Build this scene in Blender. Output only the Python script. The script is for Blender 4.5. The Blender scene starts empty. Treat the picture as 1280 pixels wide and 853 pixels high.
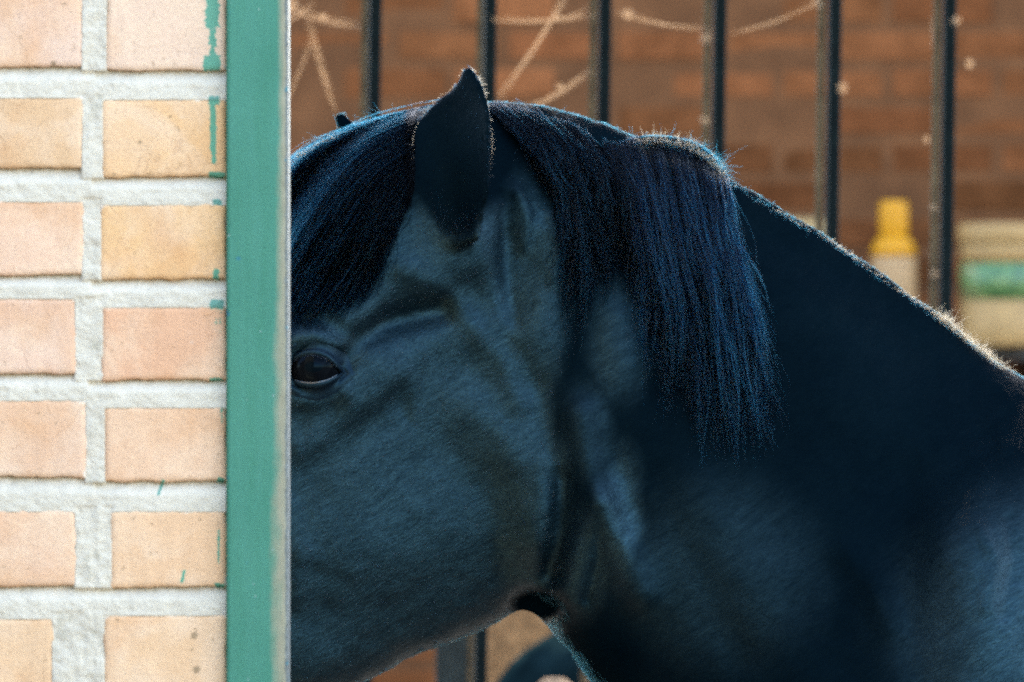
import bpy, bmesh, math, random
import numpy as np
from mathutils import Vector, Matrix

random.seed(7)
rng = np.random.default_rng(7)
R = math.radians
scene = bpy.context.scene
COL = scene.collection

# ------------------------------------------------------------------ camera
ZC = 1.6            # camera height
K = 7200.0          # focal length in photo pixels (1280 wide)
cam_d = bpy.data.cameras.new("camera")
cam = bpy.data.objects.new("camera", cam_d)
COL.objects.link(cam)
cam.location = (0, 0, ZC)
cam.rotation_euler = (R(90), 0, 0)
cam_d.sensor_width = 36
cam_d.lens = 36 * K / 1280
cam_d.clip_start = 0.05
cam_d.clip_end = 500
cam_d.dof.use_dof = True
cam_d.dof.focus_distance = 5.6
cam_d.dof.aperture_fstop = 8.5
cam_d.dof.aperture_blades = 0
scene.camera = cam

# ------------------------------------------------------------------ sky and sun
SUN_AZ, SUN_EL = -7.0, 45.0       # degrees left of straight ahead, above horizon
world = bpy.data.worlds.new("World")
scene.world = world
world.use_nodes = True
wn = world.node_tree
wn.nodes.clear()
sky = wn.nodes.new("ShaderNodeTexSky")
sky.sky_type = 'NISHITA'
sky.sun_disc = False
sky.sun_elevation = R(SUN_EL)
sky.sun_rotation = R(-SUN_AZ)
sky.air_density = 1.0
sky.dust_density = 1.5
bg = wn.nodes.new("ShaderNodeBackground")
bg.inputs[1].default_value = 0.15
wo = wn.nodes.new("ShaderNodeOutputWorld")
wn.links.new(sky.outputs[0], bg.inputs[0])
wn.links.new(bg.outputs[0], wo.inputs[0])

sun_d = bpy.data.lights.new("sun", 'SUN')
sun_d.energy = 2.0
sun_d.angle = R(0.5)
sun_d.color = (1.0, 0.80, 0.54)
sun = bpy.data.objects.new("sun", sun_d)
COL.objects.link(sun)
L = Vector((-math.sin(R(SUN_AZ)) * math.cos(R(SUN_EL)), math.cos(R(SUN_AZ)) * math.cos(R(SUN_EL)), math.sin(R(SUN_EL))))
sun.rotation_euler = (-L).to_track_quat('-Z', 'Y').to_euler()
sun.location = L * 30

vs = scene.view_settings
vs.view_transform = 'Standard'
vs.look = 'None'
vs.exposure = 3.65
vs.gamma = 1.0
vs.use_curve_mapping = False
scene.cycles.max_bounces = 6
scene.cycles.sample_clamp_indirect = .05
scene.cycles.use_denoising = False

# ------------------------------------------------------------------ helpers
def px2w(px, py, d):
    return Vector(((px - 640) * d / K, d, ZC + (426.5 - py) * d / K))

def tag(o, label=None, cat=None, group=None, kind=None):
    if label: o['label'] = label
    if cat: o['category'] = cat
    if group: o['group'] = group
    if kind: o['kind'] = kind
    return o

def empty(name, loc=(0, 0, 0), label=None, cat=None, group=None):
    o = bpy.data.objects.new(name, None)
    o.location = loc
    o.empty_display_size = 0.05
    COL.objects.link(o)
    return tag(o, label, cat, group)

def mesh_obj(name, verts, faces, mat=None, parent=None, smooth=False, loc=None):
    me = bpy.data.meshes.new(name)
    if isinstance(verts, np.ndarray) and isinstance(faces, np.ndarray):
        nv, nf, k = len(verts), len(faces), faces.shape[1]
        me.vertices.add(nv)
        me.vertices.foreach_set("co", verts.astype(np.float32).ravel())
        me.loops.add(nf * k)
        me.loops.foreach_set("vertex_index", faces.astype(np.int32).ravel())
        me.polygons.add(nf)
        me.polygons.foreach_set("loop_start", np.arange(0, nf * k, k, dtype=np.int32))
        me.update(calc_edges=True)
        me.validate()
    else:
        me.from_pydata([tuple(v) for v in verts], [], [tuple(f) for f in faces])
    if smooth:
        me.polygons.foreach_set("use_smooth", np.ones(len(me.polygons), dtype=bool))
    if mat: me.materials.append(mat)
    me.update()
    return link_mesh(name, me, parent, loc)

def link_mesh(name, me, parent=None, loc=None):
    o = bpy.data.objects.new(name, me)
    COL.objects.link(o)
    if parent: o.parent = parent
    if loc is not None: o.location = loc
    return o

def bm_obj(name, bm, mat=None, parent=None, smooth=False, loc=None):
    me = bpy.data.meshes.new(name)
    bmesh.ops.recalc_face_normals(bm, faces=bm.faces)
    bm.to_mesh(me); bm.free()
    if smooth:
        me.polygons.foreach_set("use_smooth", np.ones(len(me.polygons), dtype=bool))
    if mat: me.materials.append(mat)
    return link_mesh(name, me, parent, loc)

def bm_box(bm, x0, x1, y0, y1, z0, z1, bev=0.0, seg=2):
    r = bmesh.ops.create_cube(bm, size=1.0)
    vs_ = r['verts']
    for v in vs_:
        v.co = Vector(((x0 + x1) / 2 + v.co.x * (x1 - x0), (y0 + y1) / 2 + v.co.y * (y1 - y0), (z0 + z1) / 2 + v.co.z * (z1 - z0)))
    if bev > 0:
        es = list({e for v in vs_ for e in v.link_edges})
        bmesh.ops.bevel(bm, geom=es, offset=bev, segments=seg, affect='EDGES', profile=0.5)

def lathe(name, prof, mat, parent=None, loc=None, n=32, smooth=True):
    vs_, fs = [], []
    for (r, z) in prof:
        for k in range(n):
            a = 2 * math.pi * k / n
            vs_.append((r * math.cos(a), r * math.sin(a), z))
    for i in range(len(prof) - 1):
        for k in range(n):
            fs.append((i * n + k, i * n + (k + 1) % n, (i + 1) * n + (k + 1) % n, (i + 1) * n + k))
    fs.append(tuple(range(n - 1, -1, -1)))
    fs.append(tuple((len(prof) - 1) * n + k for k in range(n)))
    return mesh_obj(name, vs_, fs, mat, parent, smooth, loc)

def tube_mesh(paths, n=6):
    """paths: list of (points, radii) -> verts, faces"""
    vs_, fs = [], []
    for pts, rad in paths:
        base = len(vs_)
        m = len(pts)
        for i in range(m):
            a = Vector(pts[max(i - 1, 0)]); b = Vector(pts[min(i + 1, m - 1)])
            t = (b - a).normalized()
            s = t.orthogonal().normalized() if abs(t.z) > .9 else t.cross(Vector((0, 0, 1))).normalized()
            u = t.cross(s).normalized()
            for k in range(n):
                an = 2 * math.pi * k / n
                vs_.append(tuple(Vector(pts[i]) + (s * math.cos(an) + u * math.sin(an)) * rad[i]))
        for i in range(m - 1):
            for k in range(n):
                fs.append((base + i * n + k, base + i * n + (k + 1) % n, base + (i + 1) * n + (k + 1) % n, base + (i + 1) * n + k))
        fs.append(tuple(base + k for k in range(n - 1, -1, -1)))
        fs.append(tuple(base + (m - 1) * n + k for k in range(n)))
    return vs_, fs

def smooth01(t):
    t = np.clip(t, 0, 1)
    return t * t * (3 - 2 * t)

def vnoise2(x, y, seed=0):
    """value noise, vectorised"""
    xi = np.floor(x).astype(np.int64); yi = np.floor(y).astype(np.int64)
    xf = x - xi; yf = y - yi
    def h(a, b):
        n = (a * 374761393 + b * 668265263 + seed * 974634777) & 0x7fffffff
        n = ((n ^ (n >> 13)) * 1274126177) & 0x7fffffff
        return ((n ^ (n >> 16)) & 0xffff) / 65535.0
    u = smooth01(xf); v = smooth01(yf)
    return (h(xi, yi) * (1 - u) + h(xi + 1, yi) * u) * (1 - v) + (h(xi, yi + 1) * (1 - u) + h(xi + 1, yi + 1) * u) * v

def fbm2(x, y, seed=0, oct=4):
    s = 0; a = .5; f = 1.0
    for o in range(oct):
        s = s + a * (vnoise2(x * f, y * f, seed + o * 17) - .5)
        a *= .5; f *= 2.03
    return s

# ------------------------------------------------------------------ materials
class MT:
    def __init__(self, name):
        self.m = bpy.data.materials.new(name)
        self.m.use_nodes = True
        self.t = self.m.node_tree
        self.t.nodes.clear()
        self.out = self.n("ShaderNodeOutputMaterial")
        self.p = self.n("ShaderNodeBsdfPrincipled")
        self.l(self.p.outputs[0], self.out.inputs[0])
    def n(self, ty, **kw):
        nd = self.t.nodes.new(ty)
        for k, v in kw.items(): setattr(nd, k, v)
        return nd
    def l(self, a, b): self.t.links.new(a, b)
    def set(self, **kw):
        for k, v in kw.items():
            self.p.inputs[k.replace('_', ' ')].default_value = v
    def noise(self, vec, scale, detail=4, rough=.55, dist=0.0):
        n = self.n("ShaderNodeTexNoise")
        n.inputs['Scale'].default_value = scale
        n.inputs['Detail'].default_value = detail
        n.inputs['Roughness'].default_value = rough
        n.inputs['Distortion'].default_value = dist
        if vec is not None: self.l(vec, n.inputs['Vector'])
        return n.outputs['Fac']
    def ramp(self, fac, stops):
        r = self.n("ShaderNodeValToRGB")
        e = r.color_ramp.elements
        while len(e) < len(stops): e.new(0.5)
        for i, (p, c) in enumerate(stops):
            e[i].position = p
            e[i].color = (c, c, c, 1) if not hasattr(c, '__len__') else (*c[:3], 1)
        self.l(fac, r.inputs[0])
        return r.outputs[0]
    def mix(self, fac, a, b, mode='MIX'):
        m = self.n("ShaderNodeMix", data_type='RGBA', blend_type=mode)
        for s, v in ((m.inputs[0], fac), (m.inputs[6], a), (m.inputs[7], b)):
            if hasattr(v, 'links') or hasattr(v, 'is_linked'): self.l(v, s)
            elif hasattr(v, '__len__'): s.default_value = (*v[:3], 1)
            else: s.default_value = v
        return m.outputs[2]
    def math(self, op, a, b=0.0, clamp=False):
        m = self.n("ShaderNodeMath", operation=op, use_clamp=clamp)
        for s, v in ((m.inputs[0], a), (m.inputs[1], b)):
            if hasattr(v, 'is_linked'): self.l(v, s)
            else: s.default_value = v
        return m.outputs[0]
    def coords(self, kind='Object'):
        return self.n("ShaderNodeTexCoord").outputs[kind]
    def mapping(self, vec, scale=(1, 1, 1), loc=None):
        m = self.n("ShaderNodeMapping")
        m.inputs['Scale'].default_value = scale
        self.l(vec, m.inputs['Vector'])
        if loc is not None:
            self.l(loc, m.inputs['Location'])
        return m.outputs[0]
    def bump(self, h, strength=.3, dist=.002, prev=None):
        b = self.n("ShaderNodeBump")
        b.inputs['Strength'].default_value = strength
        b.inputs['Distance'].default_value = dist
        self.l(h, b.inputs['Height'])
        if prev is not None: self.l(prev, b.inputs['Normal'])
        return b.outputs[0]

def simple(name, col, rough=.6, metal=0.0, var=.15, scale=20, spec=.12, bump=0.0, bscale=80):
    t = MT(name)
    v = t.coords('Object')
    f = t.noise(v, scale)
    c0 = tuple(max(0, c * (1 - var * 1.5)) for c in col); c1 = tuple(min(1, c * (1 + var * 1.5)) for c in col)
    t.l(t.ramp(f, [(0.3, c0), (0.7, c1)]), t.p.inputs['Base Color'])
    t.set(Roughness=rough, Metallic=metal)
    t.p.inputs['Specular IOR Level'].default_value = spec
    if bump:
        t.l(t.bump(t.noise(v, bscale, 5), bump, .003), t.p.inputs['Normal'])
    return t.m

def brick_material(name, near):
    t = MT(name)
    info = t.n("ShaderNodeObjectInfo")
    rnd = info.outputs['Random']
    off = t.n("ShaderNodeCombineXYZ")
    for i, k in enumerate((91.0, 37.0, 53.0)):
        t.l(t.math('MULTIPLY', rnd, k), off.inputs[i])
    v = t.mapping(t.coords('Object'), (1, 1, 1), off.outputs[0])
    vs_ = t.mapping(t.coords('Object'), (3.0, 1, .35), off.outputs[0])
    base = info.outputs['Color']
    if near:
        # lime bloom, rubbed patches, streaks, pits, hair cracks
        bl = t.ramp(t.noise(v, 16, 5, .6, .6), [(.42, 0.0), (.66, 1.0)])
        c = t.mix(t.math('MULTIPLY', bl, .62), base, (.70, .51, .345))
        warm = t.ramp(t.noise(v, 9, 4, .6, .3), [(.48, 0.0), (.7, 1.0)])
        c = t.mix(t.math('MULTIPLY', warm, .6), c, (.53, .30, .165))
        st = t.ramp(t.noise(vs_, 30, 4, .6), [(.3, .95), (.7, 1.04)])
        c = t.mix(1.0, c, st, 'MULTIPLY')
        gr = t.ramp(t.noise(v, 420, 3, .6), [(.3, .90), (.7, 1.08)])
        c = t.mix(1.0, c, gr, 'MULTIPLY')
        pit = t.ramp(t.noise(v, 130, 2, .5), [(.69, 0.0), (.75, 1.0)])
        c = t.mix(t.math('MULTIPLY', pit, .45), c, (.26, .18, .11))
        vo = t.n("ShaderNodeTexVoronoi", feature='DISTANCE_TO_EDGE')
        vo.inputs['Scale'].default_value = 17
        wob = t.n("ShaderNodeVectorMath", operation='ADD')
        nz = t.n("ShaderNodeTexNoise"); nz.inputs['Scale'].default_value = 40; t.l(v, nz.inputs['Vector'])
        sc = t.n("ShaderNodeVectorMath", operation='SCALE'); sc.inputs['Scale'].default_value = .03
        t.l(nz.outputs['Color'], sc.inputs[0]); t.l(v, wob.inputs[0]); t.l(sc.outputs[0], wob.inputs[1])
        t.l(wob.outputs[0], vo.inputs['Vector'])
        ck = t.ramp(vo.outputs['Distance'], [(0.0, 1.0), (.011, 0.0)])
        ckm = t.ramp(t.noise(v, 11, 2), [(.52, 0.0), (.62, 1.0)])
        ck = t.math('MULTIPLY', ck, ckm)
        c = t.mix(t.math('MULTIPLY', ck, .24), c, (.34, .20, .12))
        # mortar film on arrises, paint overspill: painted per vertex where they are
        at = t.n("ShaderNodeAttribute", attribute_name="marks")
        sep = t.n("ShaderNodeSeparateColor"); t.l(at.outputs['Color'], sep.inputs[0])
        film = t.math('ADD', sep.outputs[1], t.math('MULTIPLY', t.math('SUBTRACT', t.noise(v, 150, 4), .5), .9))
        film = t.ramp(film, [(.42, 0.0), (.62, 1.0)])
        c = t.mix(t.math('MULTIPLY', film, .8), c, (.66, .56, .43))
        dirt_shade = t.math('ADD', sep.outputs[2], t.math('MULTIPLY', t.math('SUBTRACT', t.noise(v, 200, 3), .5), .8))
        dirt_shade = t.ramp(dirt_shade, [(.48, 0.0), (.75, 1.0)])
        c = t.mix(t.math('MULTIPLY', dirt_shade, .7), c, (.17, .12, .07))
        pt = t.math('ADD', sep.outputs[0], t.math('MULTIPLY', t.math('SUBTRACT', t.noise(v, 260, 4, .75), .5), 1.7))
        pt = t.ramp(pt, [(.47, 0.0), (.56, 1.0)])
        c = t.mix(t.math('MULTIPLY', pt, .82), c, (.030, .20, .135))
        t.l(c, t.p.inputs['Base Color'])
        h = t.math('ADD', t.noise(v, 260, 5, .65), t.math('MULTIPLY', t.noise(v, 45, 4), 1.3))
        h = t.math('SUBTRACT', h, t.math('MULTIPLY', ck, .6))
        h = t.math('SUBTRACT', h, t.math('MULTIPLY', pit, .8))
        t.l(t.bump(h, .45, .0016), t.p.inputs['Normal'])
    else:
        f = t.ramp(t.noise(v, 14, 5, .6), [(.3, .72), (.7, 1.3)])
        c = t.mix(1.0, base, f, 'MULTIPLY')
        t.l(c, t.p.inputs['Base Color'])
        t.l(t.bump(t.noise(v, 120, 4), .4, .003), t.p.inputs['Normal'])
    hs = t.n('ShaderNodeHueSaturation'); hs.inputs['Saturation'].default_value = 1.27 if near else 1.0; hs.inputs['Hue'].default_value = .492 if near else .5
    BC = t.p.inputs['Base Color'].links[0].from_socket
    t.l(BC, hs.inputs['Color']); t.l(hs.outputs[0], t.p.inputs['Base Color'])
    t.set(Roughness=.88)
    t.p.inputs['Specular IOR Level'].default_value = .25 if near else .0
    return t.m

def mortar_material(name, col, dark):
    t = MT(name)
    v = t.coords('Object')
    c = t.ramp(t.noise(v, 22, 5, .6), [(.3, tuple(x * .90 for x in col)), (.65, tuple(min(.85, x * 1.06) for x in col))])
    dk = t.ramp(t.noise(v, 120, 5, .7), [(.62, 0.0), (.80, 1.0)])
    c = t.mix(t.math('MULTIPLY', dk, .55), c, dark)
    sp = t.ramp(t.noise(v, 620, 2, .5), [(.70, 0.0), (.78, 1.0)])
    c = t.mix(t.math('MULTIPLY', sp, .45), c, tuple(x * .35 for x in col))
    at = t.n("ShaderNodeAttribute", attribute_name="marks")
    sep = t.n("ShaderNodeSeparateColor"); t.l(at.outputs['Color'], sep.inputs[0])
    dirt_shade = t.math('ADD', sep.outputs[2], t.math('MULTIPLY', t.math('SUBTRACT', t.noise(v, 160, 4), .5), 1.0))
    dirt_shade = t.ramp(dirt_shade, [(.33, 0.0), (.78, 1.0)])
    c = t.mix(t.math('MULTIPLY', dirt_shade, .75), c, dark)
    pt = t.math('ADD', sep.outputs[0], t.math('MULTIPLY', t.math('SUBTRACT', t.noise(v, 260, 4, .75), .5), 1.7))
    pt = t.ramp(pt, [(.47, 0.0), (.56, 1.0)])
    c = t.mix(t.math('MULTIPLY', pt, .8), c, (.030, .20, .135))
    t.l(c, t.p.inputs['Base Color'])
    h = t.math('ADD', t.noise(v, 300, 5, .7), t.math('MULTIPLY', t.noise(v, 80, 4), 1.6))
    t.l(t.bump(h, .45, .0018), t.p.inputs['Normal'])
    t.set(Roughness=.93)
    t.p.inputs['Specular IOR Level'].default_value = .2
    return t.m

M_BRICK = brick_material("peach_brick", True)
M_MORTAR = mortar_material("grey_mortar", (.55, .425, .285), (.25, .195, .11))
M_YBRICK = brick_material("red_brick", False)
M_YMORTAR = simple("yard_mortar", (.098, .037, .0130), .95, var=.2, scale=9)
M_DARKMETAL = simple("dark_iron", (.0022, .0048, .0046), .62, .0, .25, 40, .05, .25, 200)
M_SOIL = simple("packed_grit", (.075, .072, .066), .95, var=.2, scale=3, bump=.4, bscale=40)
M_WOOD = simple("dark_wood", (.035, .030, .024), .8, var=.35, scale=18, bump=.4)
M_WEB = MT("dusty_web")
M_WEB.set(Base_Color=(.27, .19, .12, 1), Roughness=.9)
M_WEB.p.inputs['Subsurface Weight'].default_value = 0.0
M_WEB.p.inputs['Alpha'].default_value = 1
tr = M_WEB.n("ShaderNodeBsdfTranslucent"); tr.inputs[0].default_value = (.32, .22, .13, 1)
mx = M_WEB.n("ShaderNodeMixShader"); mx.inputs[0].default_value = .55
M_WEB.l(M_WEB.p.outputs[0], mx.inputs[1]); M_WEB.l(tr.outputs[0], mx.inputs[2]); tp_ = M_WEB.n('ShaderNodeBsdfTransparent'); m2_ = M_WEB.n('ShaderNodeMixShader'); m2_.inputs[0].default_value = .86
M_WEB.l(mx.outputs[0], m2_.inputs[1]); M_WEB.l(tp_.outputs[0], m2_.inputs[2]); M_WEB.l(m2_.outputs[0], M_WEB.out.inputs[0])
M_WEB = M_WEB.m
#@@MATS_END

# ------------------------------------------------------------------ ground, added shade roof and barn
g = mesh_obj("ground", [(-60, -40, 0), (60, -40, 0), (60, 80, 0), (-60, 80, 0)], [(0, 1, 2, 3)], M_SOIL)
tag(g, kind='structure')

roof = empty("shade_roof", (0.3, 5.6, 3.2), "added unseen board roof shading the horse, gapped to let thin sun through", "roof")  # unseen roof added to keep most of the sun off the horse
def crest_gap(px): return (px - 640) * 6.2 / K + .166 - .3
slats = [(crest_gap(600), crest_gap(905)), (crest_gap(1168), crest_gap(1330))]   # two runs of gapped laths, set to leak thin sun onto the crest
bm = bmesh.new()
x = -2.2
rr_ = random.Random(4)
while x < 2.6:
    ins = any(a_ <= x < b_ for a_, b_ in slats)
    w_ = .0105 + rr_.uniform(-.002, .004) if ins else .18
    if not ins:
        for a_, b_ in slats:
            if x < a_ < x + w_: w_ = a_ - x
    gap_ = rr_.choice((.0015, .003, .0045)) if ins else .0
    bm_box(bm, x, x + max(w_, .004), .75, 2.35, 0, .03)
    x += max(w_, .004) + gap_
bm_obj("roof_boards", bm, M_WOOD, roof)
bm = bmesh.new()
for y in (.78, 1.2, 1.7, 2.22):
    bm_box(bm, -2.2, 2.6, y, y + .09, -.12, -.002)
bm_obj("rafters", bm, M_WOOD, roof)

barn = empty("light_blocking_barn", (-2.6, -2.0, 0), "added dark timber barn, unseen, blocking sky light from the left", "barn")  # unseen barn added to cut the sky light from the left
bm = bmesh.new()
for i in range(44):
    y = -6.6 + i * .3
    bm_box(bm, -.03, .0 + .012 * (i % 2), y, y + .292, 0, 3.0)
bm_obj("wall_boards", bm, M_WOOD, barn)
bm = bmesh.new(); bm_box(bm, -4.0, -.031, -6.6, 6.59, 0, 3.0); bm_obj("barn_core", bm, M_WOOD, barn)
bm = bmesh.new(); bm_box(bm, -4.2, .3, -6.8, 6.8, 3.005, 3.1); bm_obj("roof", bm, M_WOOD, barn)

# ------------------------------------------------------------------ near brick wall
WY = 5.0
S5 = WY / K
def X5(px): return (px - 640) * S5
def Z5(py): return ZC + (426.5 - py) * S5

# rows seen in the photograph: (left top, left bottom, left end, right start, right top, right bottom)
ROWS = [(-12, 84, 104, 133, -10, 88),
        (120, 210, 103, 127, 123, 221),
        (250, 344, 104, 125, 254, 349),
        (373, 467, 95, 127, 383, 475),
        (499, 596, 108, 131, 507, 602),
        (637, 733, 95, 138, 637, 734),
        (772, 864, 66, 130, 768, 864)]
P = 130.4
ROWCOL = [((.64, .45, .315), (.64, .455, .315)),
          ((.575, .385, .235), (.625, .405, .235)),
          ((.66, .45, .305), (.635, .415, .24)),
          ((.64, .44, .305), (.60, .375, .24)),
          ((.63, .435, .295), (.64, .43, .28)),
          ((.64, .43, .285), (.64, .428, .268)),
          ((.63, .43, .27), (.645, .435, .27))]
WALL_L = -1.35
wall = empty("brick_wall", (-.6, WY, 0), "pale peach brick wall with thick grey mortar joints, left of green post", "wall")
wall_off = Vector(wall.location)

RIGHT_END = 282.6
def row_def(i):
    if 0 <= i < len(ROWS): return ROWS[i]
    j = i % 2
    t = 120 + (i - 1) * P
    e = 103 if j else 92
    return (t, t + 92, e, 128 + 4 * j, t + 2, t + 96)

row_ids = []
i = -30
while True:
    rd = row_def(i)
    if Z5(rd[1]) < 3.02 and Z5(rd[1]) > 0.0: row_ids.append(i)
    if Z5(rd[1]) < 0.0: break
    i += 1

def brick_mesh(w, h, d, nx, nz, seed, marks=None, px0=0, py0=0):
    """brick centred on its front face, front at y=0 (towards -y); uneven chipped arrises"""
    xs = np.linspace(-w / 2, w / 2, nx + 1); zs = np.linspace(-h / 2, h / 2, nz + 1)
    # pack more lines near edges
    X, Z = np.meshgrid(xs, zs, indexing='ij')
    dx = np.minimum(X + w / 2, w / 2 - X); dz = np.minimum(Z + h / 2, h / 2 - Z)
    wav = .0018
    X2 = X + np.where(np.abs(X) > w * .2, fbm2(Z * 60 + seed * 3, X * 0 + np.sign(X) * 9.3, seed, 4) * wav * 2.0 * (1 - np.clip(dx / .01, 0, 1)), 0)
    low = (Z < 0)
    jag = fbm2(X * 55 + seed * 5.1, np.sign(Z) * 7.7 + Z * 0, seed + 3, 5)
    Z2 = Z + np.where(low, jag * .0044, jag * .0036) * (1 - np.clip(dz / .008, 0, 1))
    e = np.minimum(dx, dz)
    rim = np.clip(1 - e / .0045, 0, 1)
    Y = rim ** 2 * .0020 + fbm2(X * 40 + seed, Z * 40, seed + 9, 4) * .0016
    verts = np.stack([X2, Y, Z2], -1).reshape(-1, 3)
    nX, nZ = nx + 1, nz + 1
    idx = np.arange(nX * nZ).reshape(nX, nZ)
    q = np.stack([idx[:-1, :-1], idx[1:, :-1], idx[1:, 1:], idx[:-1, 1:]], -1).reshape(-1, 4)
    # skirt to the back
    loop = np.concatenate([idx[:, 0], idx[-1, 1:], idx[-2::-1, -1], idx[0, -2:0:-1]])
    back = verts[loop].copy(); back[:, 1] = d
    b0 = len(verts)
    n = len(loop)
    k = np.arange(n); k2 = (k + 1) % n
    sk = np.stack([loop[k2], loop[k], b0 + k, b0 + k2], -1)
    V = np.concatenate([verts, back]); F = np.concatenate([q, sk])
    return V, F, X, Z, nX * nZ

def set_marks(me, arr):
    a = me.color_attributes.new("marks", 'FLOAT_COLOR', 'POINT')
    full = np.zeros((len(me.vertices), 4), np.float32)
    full[:len(arr), :3] = arr
    full[:, 3] = 1
    a.data.foreach_set("color", full.ravel())

def paint_field(px, py):
    """green overspill beside the post, in wall coordinates given as photo pixels at the wall plane"""
    p = np.zeros_like(px)
    def blot(x0, x1, y0, y1, s=2.0, amp=1.0):
        d = np.maximum(np.maximum(x0 - px, px - x1), np.maximum(y0 - py, py - y1))
        return amp * np.clip(.72 - d / (2.4 * s), 0, 1)
    wob = fbm2(px * .06, py * .05, 5, 3) * 10
    def band(x0, x1, y0, y1, s, amp=1.0):
        d = np.maximum(np.maximum(x0 - px - wob * .6, px - x1 - wob * .4), np.maximum(y0 - py, py - y1))
        return amp * np.clip(.72 - d / (2.4 * s), 0, 1)
    L_ = [band(259, 272, -40, 34, 3.5, .98), band(262, 271, 30, 72, 4, .70), band(257, 275, 70, 87, 2.5, .95),
          band(262, 274, 121, 130, 2, 1.0), band(263.5, 269.5, 130, 194, 1.6, .98), band(264, 270, 195, 206, 1.8, .8), band(262, 280, 216, 222, 1.5, .95),
          band(266, 276, 250, 256, 1.6, .95), band(267, 274, 338, 349, 2.2, .95),
          band(264, 279, 376, 386, 2, 1.0), band(269, 271, 386, 412, 1.2, .8), band(275, 277, 388, 416, 1.4, .66),
          band(276, 279, 506, 530, 1.6, .70), band(272, 279, 598, 604, 1.6, .8),
          blot(272, 274, 662, 705, 1.0, .92), band(268, 280, 730, 735, 1.5, .85), band(262, 278, 472, 476, 1.4, .8)]
    for a in L_: p = np.maximum(p, a)
    # flicked drips
    for (xa, ya, xb, yb) in ((204, 600, 198, 618), (230, 714, 227, 728)):
        tt = np.clip(((px - xa) * (xb - xa) + (py - ya) * (yb - ya)) / ((xb - xa) ** 2 + (yb - ya) ** 2), 0, 1)
        d = np.hypot(px - xa - tt * (xb - xa), py - ya - tt * (yb - ya))
        p = np.maximum(p, np.clip(.95 - d / 4.5, 0, 1))
    return p

def dirt_field(px, py):
    p = np.zeros_like(px)
    for (x, y, r) in ((243, 795, 6), (246, 838, 6.5), (240, 812, 2.5), (175, 178, 3.5), (213, 146, 3), (168, 318, 3), (66, 80, 4), (250, 650, 2.5), (24, 22, 2.5)):
        p = np.maximum(p, np.clip(1.05 - np.hypot(px - x, py - y) / r * .6, 0, 1))
    tt = np.abs(px - 246 - fbm2(py * .05, py * 0, 3, 2) * 4)
    p = np.maximum(p, np.where((py > 768) & (py < 800), np.clip(.75 - tt / 3, 0, 1), 0))
    return p

def make_near_brick(px0, px1, pt, pb, col, seed):
    w = (px1 - px0) * S5; h = (pb - pt) * S5
    step = .0016
    V, F, X, Z, nf = brick_mesh(w, h, .10, max(8, int(w / step)), max(8, int(h / step)), seed)
    cx, cz = X5((px0 + px1) / 2), Z5((pt + pb) / 2)
    o = mesh_obj("brick", V, F, M_BRICK, wall, True, Vector((cx, WY, cz)) - wall_off)
    px = 640 + (X + cx) / S5; py = 426.5 - (Z + cz - ZC) / S5
    e_t = (Z.max() - Z); e_s = np.minimum(X - X.min(), X.max() - X); e_b = Z - Z.min()
    film = np.clip(.62 - e_t / .007, 0, 1) + np.clip(.45 - e_s / .006, 0, 1)
    film = film + np.clip(fbm2(px * .03, py * .03, seed, 3) * 1.5 - .1, 0, .3)
    dirt_shade = np.maximum(dirt_field(px, py), np.clip(.62 - e_b / .0035, 0, 1))  # real spots plus a shadow line painted along the lower edge
    set_marks(o.data, np.stack([paint_field(px, py).ravel(), np.clip(film, 0, 1).ravel(), dirt_shade.ravel()], -1))
    o.color = (*col, 1)
    o.rotation_euler = (R(rng.normal(0, .25)), R(rng.normal(0, .35)), R(rng.normal(0, .25)))
    return o

far_variants = []
def far_brick_mesh(w, h):
    V, F, X, Z, nf = brick_mesh(w, h, .10, 8, 4, len(far_variants) + 40)
    me = bpy.data.meshes.new("brick")
    me.from_pydata([tuple(v) for v in V], [], [tuple(int(a) for a in f) for f in F])
    me.materials.append(M_BRICK)
    me.polygons.foreach_set("use_smooth", np.ones(len(me.polygons), dtype=bool))
    far_variants.append(me)
    return me
fb_long = [far_brick_mesh(.150, .065) for _ in range(3)]
fb_end = [far_brick_mesh(.109, .066) for _ in range(3)]
for i in row_ids:
    lt, lb, le, rs, rt, rb = row_def(i)
    near = -1 <= i <= 7
    if 0 <= i < len(ROWS): cl, cr = ROWCOL[i]
    else:
        cl = cr = ROWCOL[rng.integers(0, 7)][rng.integers(0, 2)]
    if near:
        make_near_brick(le - 216, le, lt, lb, cl, 100 + i * 2)
        make_near_brick(rs, RIGHT_END, rt, rb, cr, 101 + i * 2)
        nxt = X5(le - 216 - 30)
    else:
        o = link_mesh("brick", fb_end[i % 3], wall, Vector((X5(RIGHT_END) - .0545, WY, Z5((rt + rb) / 2))) - wall_off); o.color = (*cr, 1)
        nxt = X5(RIGHT_END) - .109 - .02
    while nxt > WALL_L + .16:
        o = link_mesh("brick", fb_long[rng.integers(0, 3)], wall, Vector((nxt - .075, WY, Z5((lt + lb) / 2))) - wall_off)
        c = ROWCOL[rng.integers(0, 7)][rng.integers(0, 2)]
        o.color = (*c, 1)
        nxt -= .171

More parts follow.
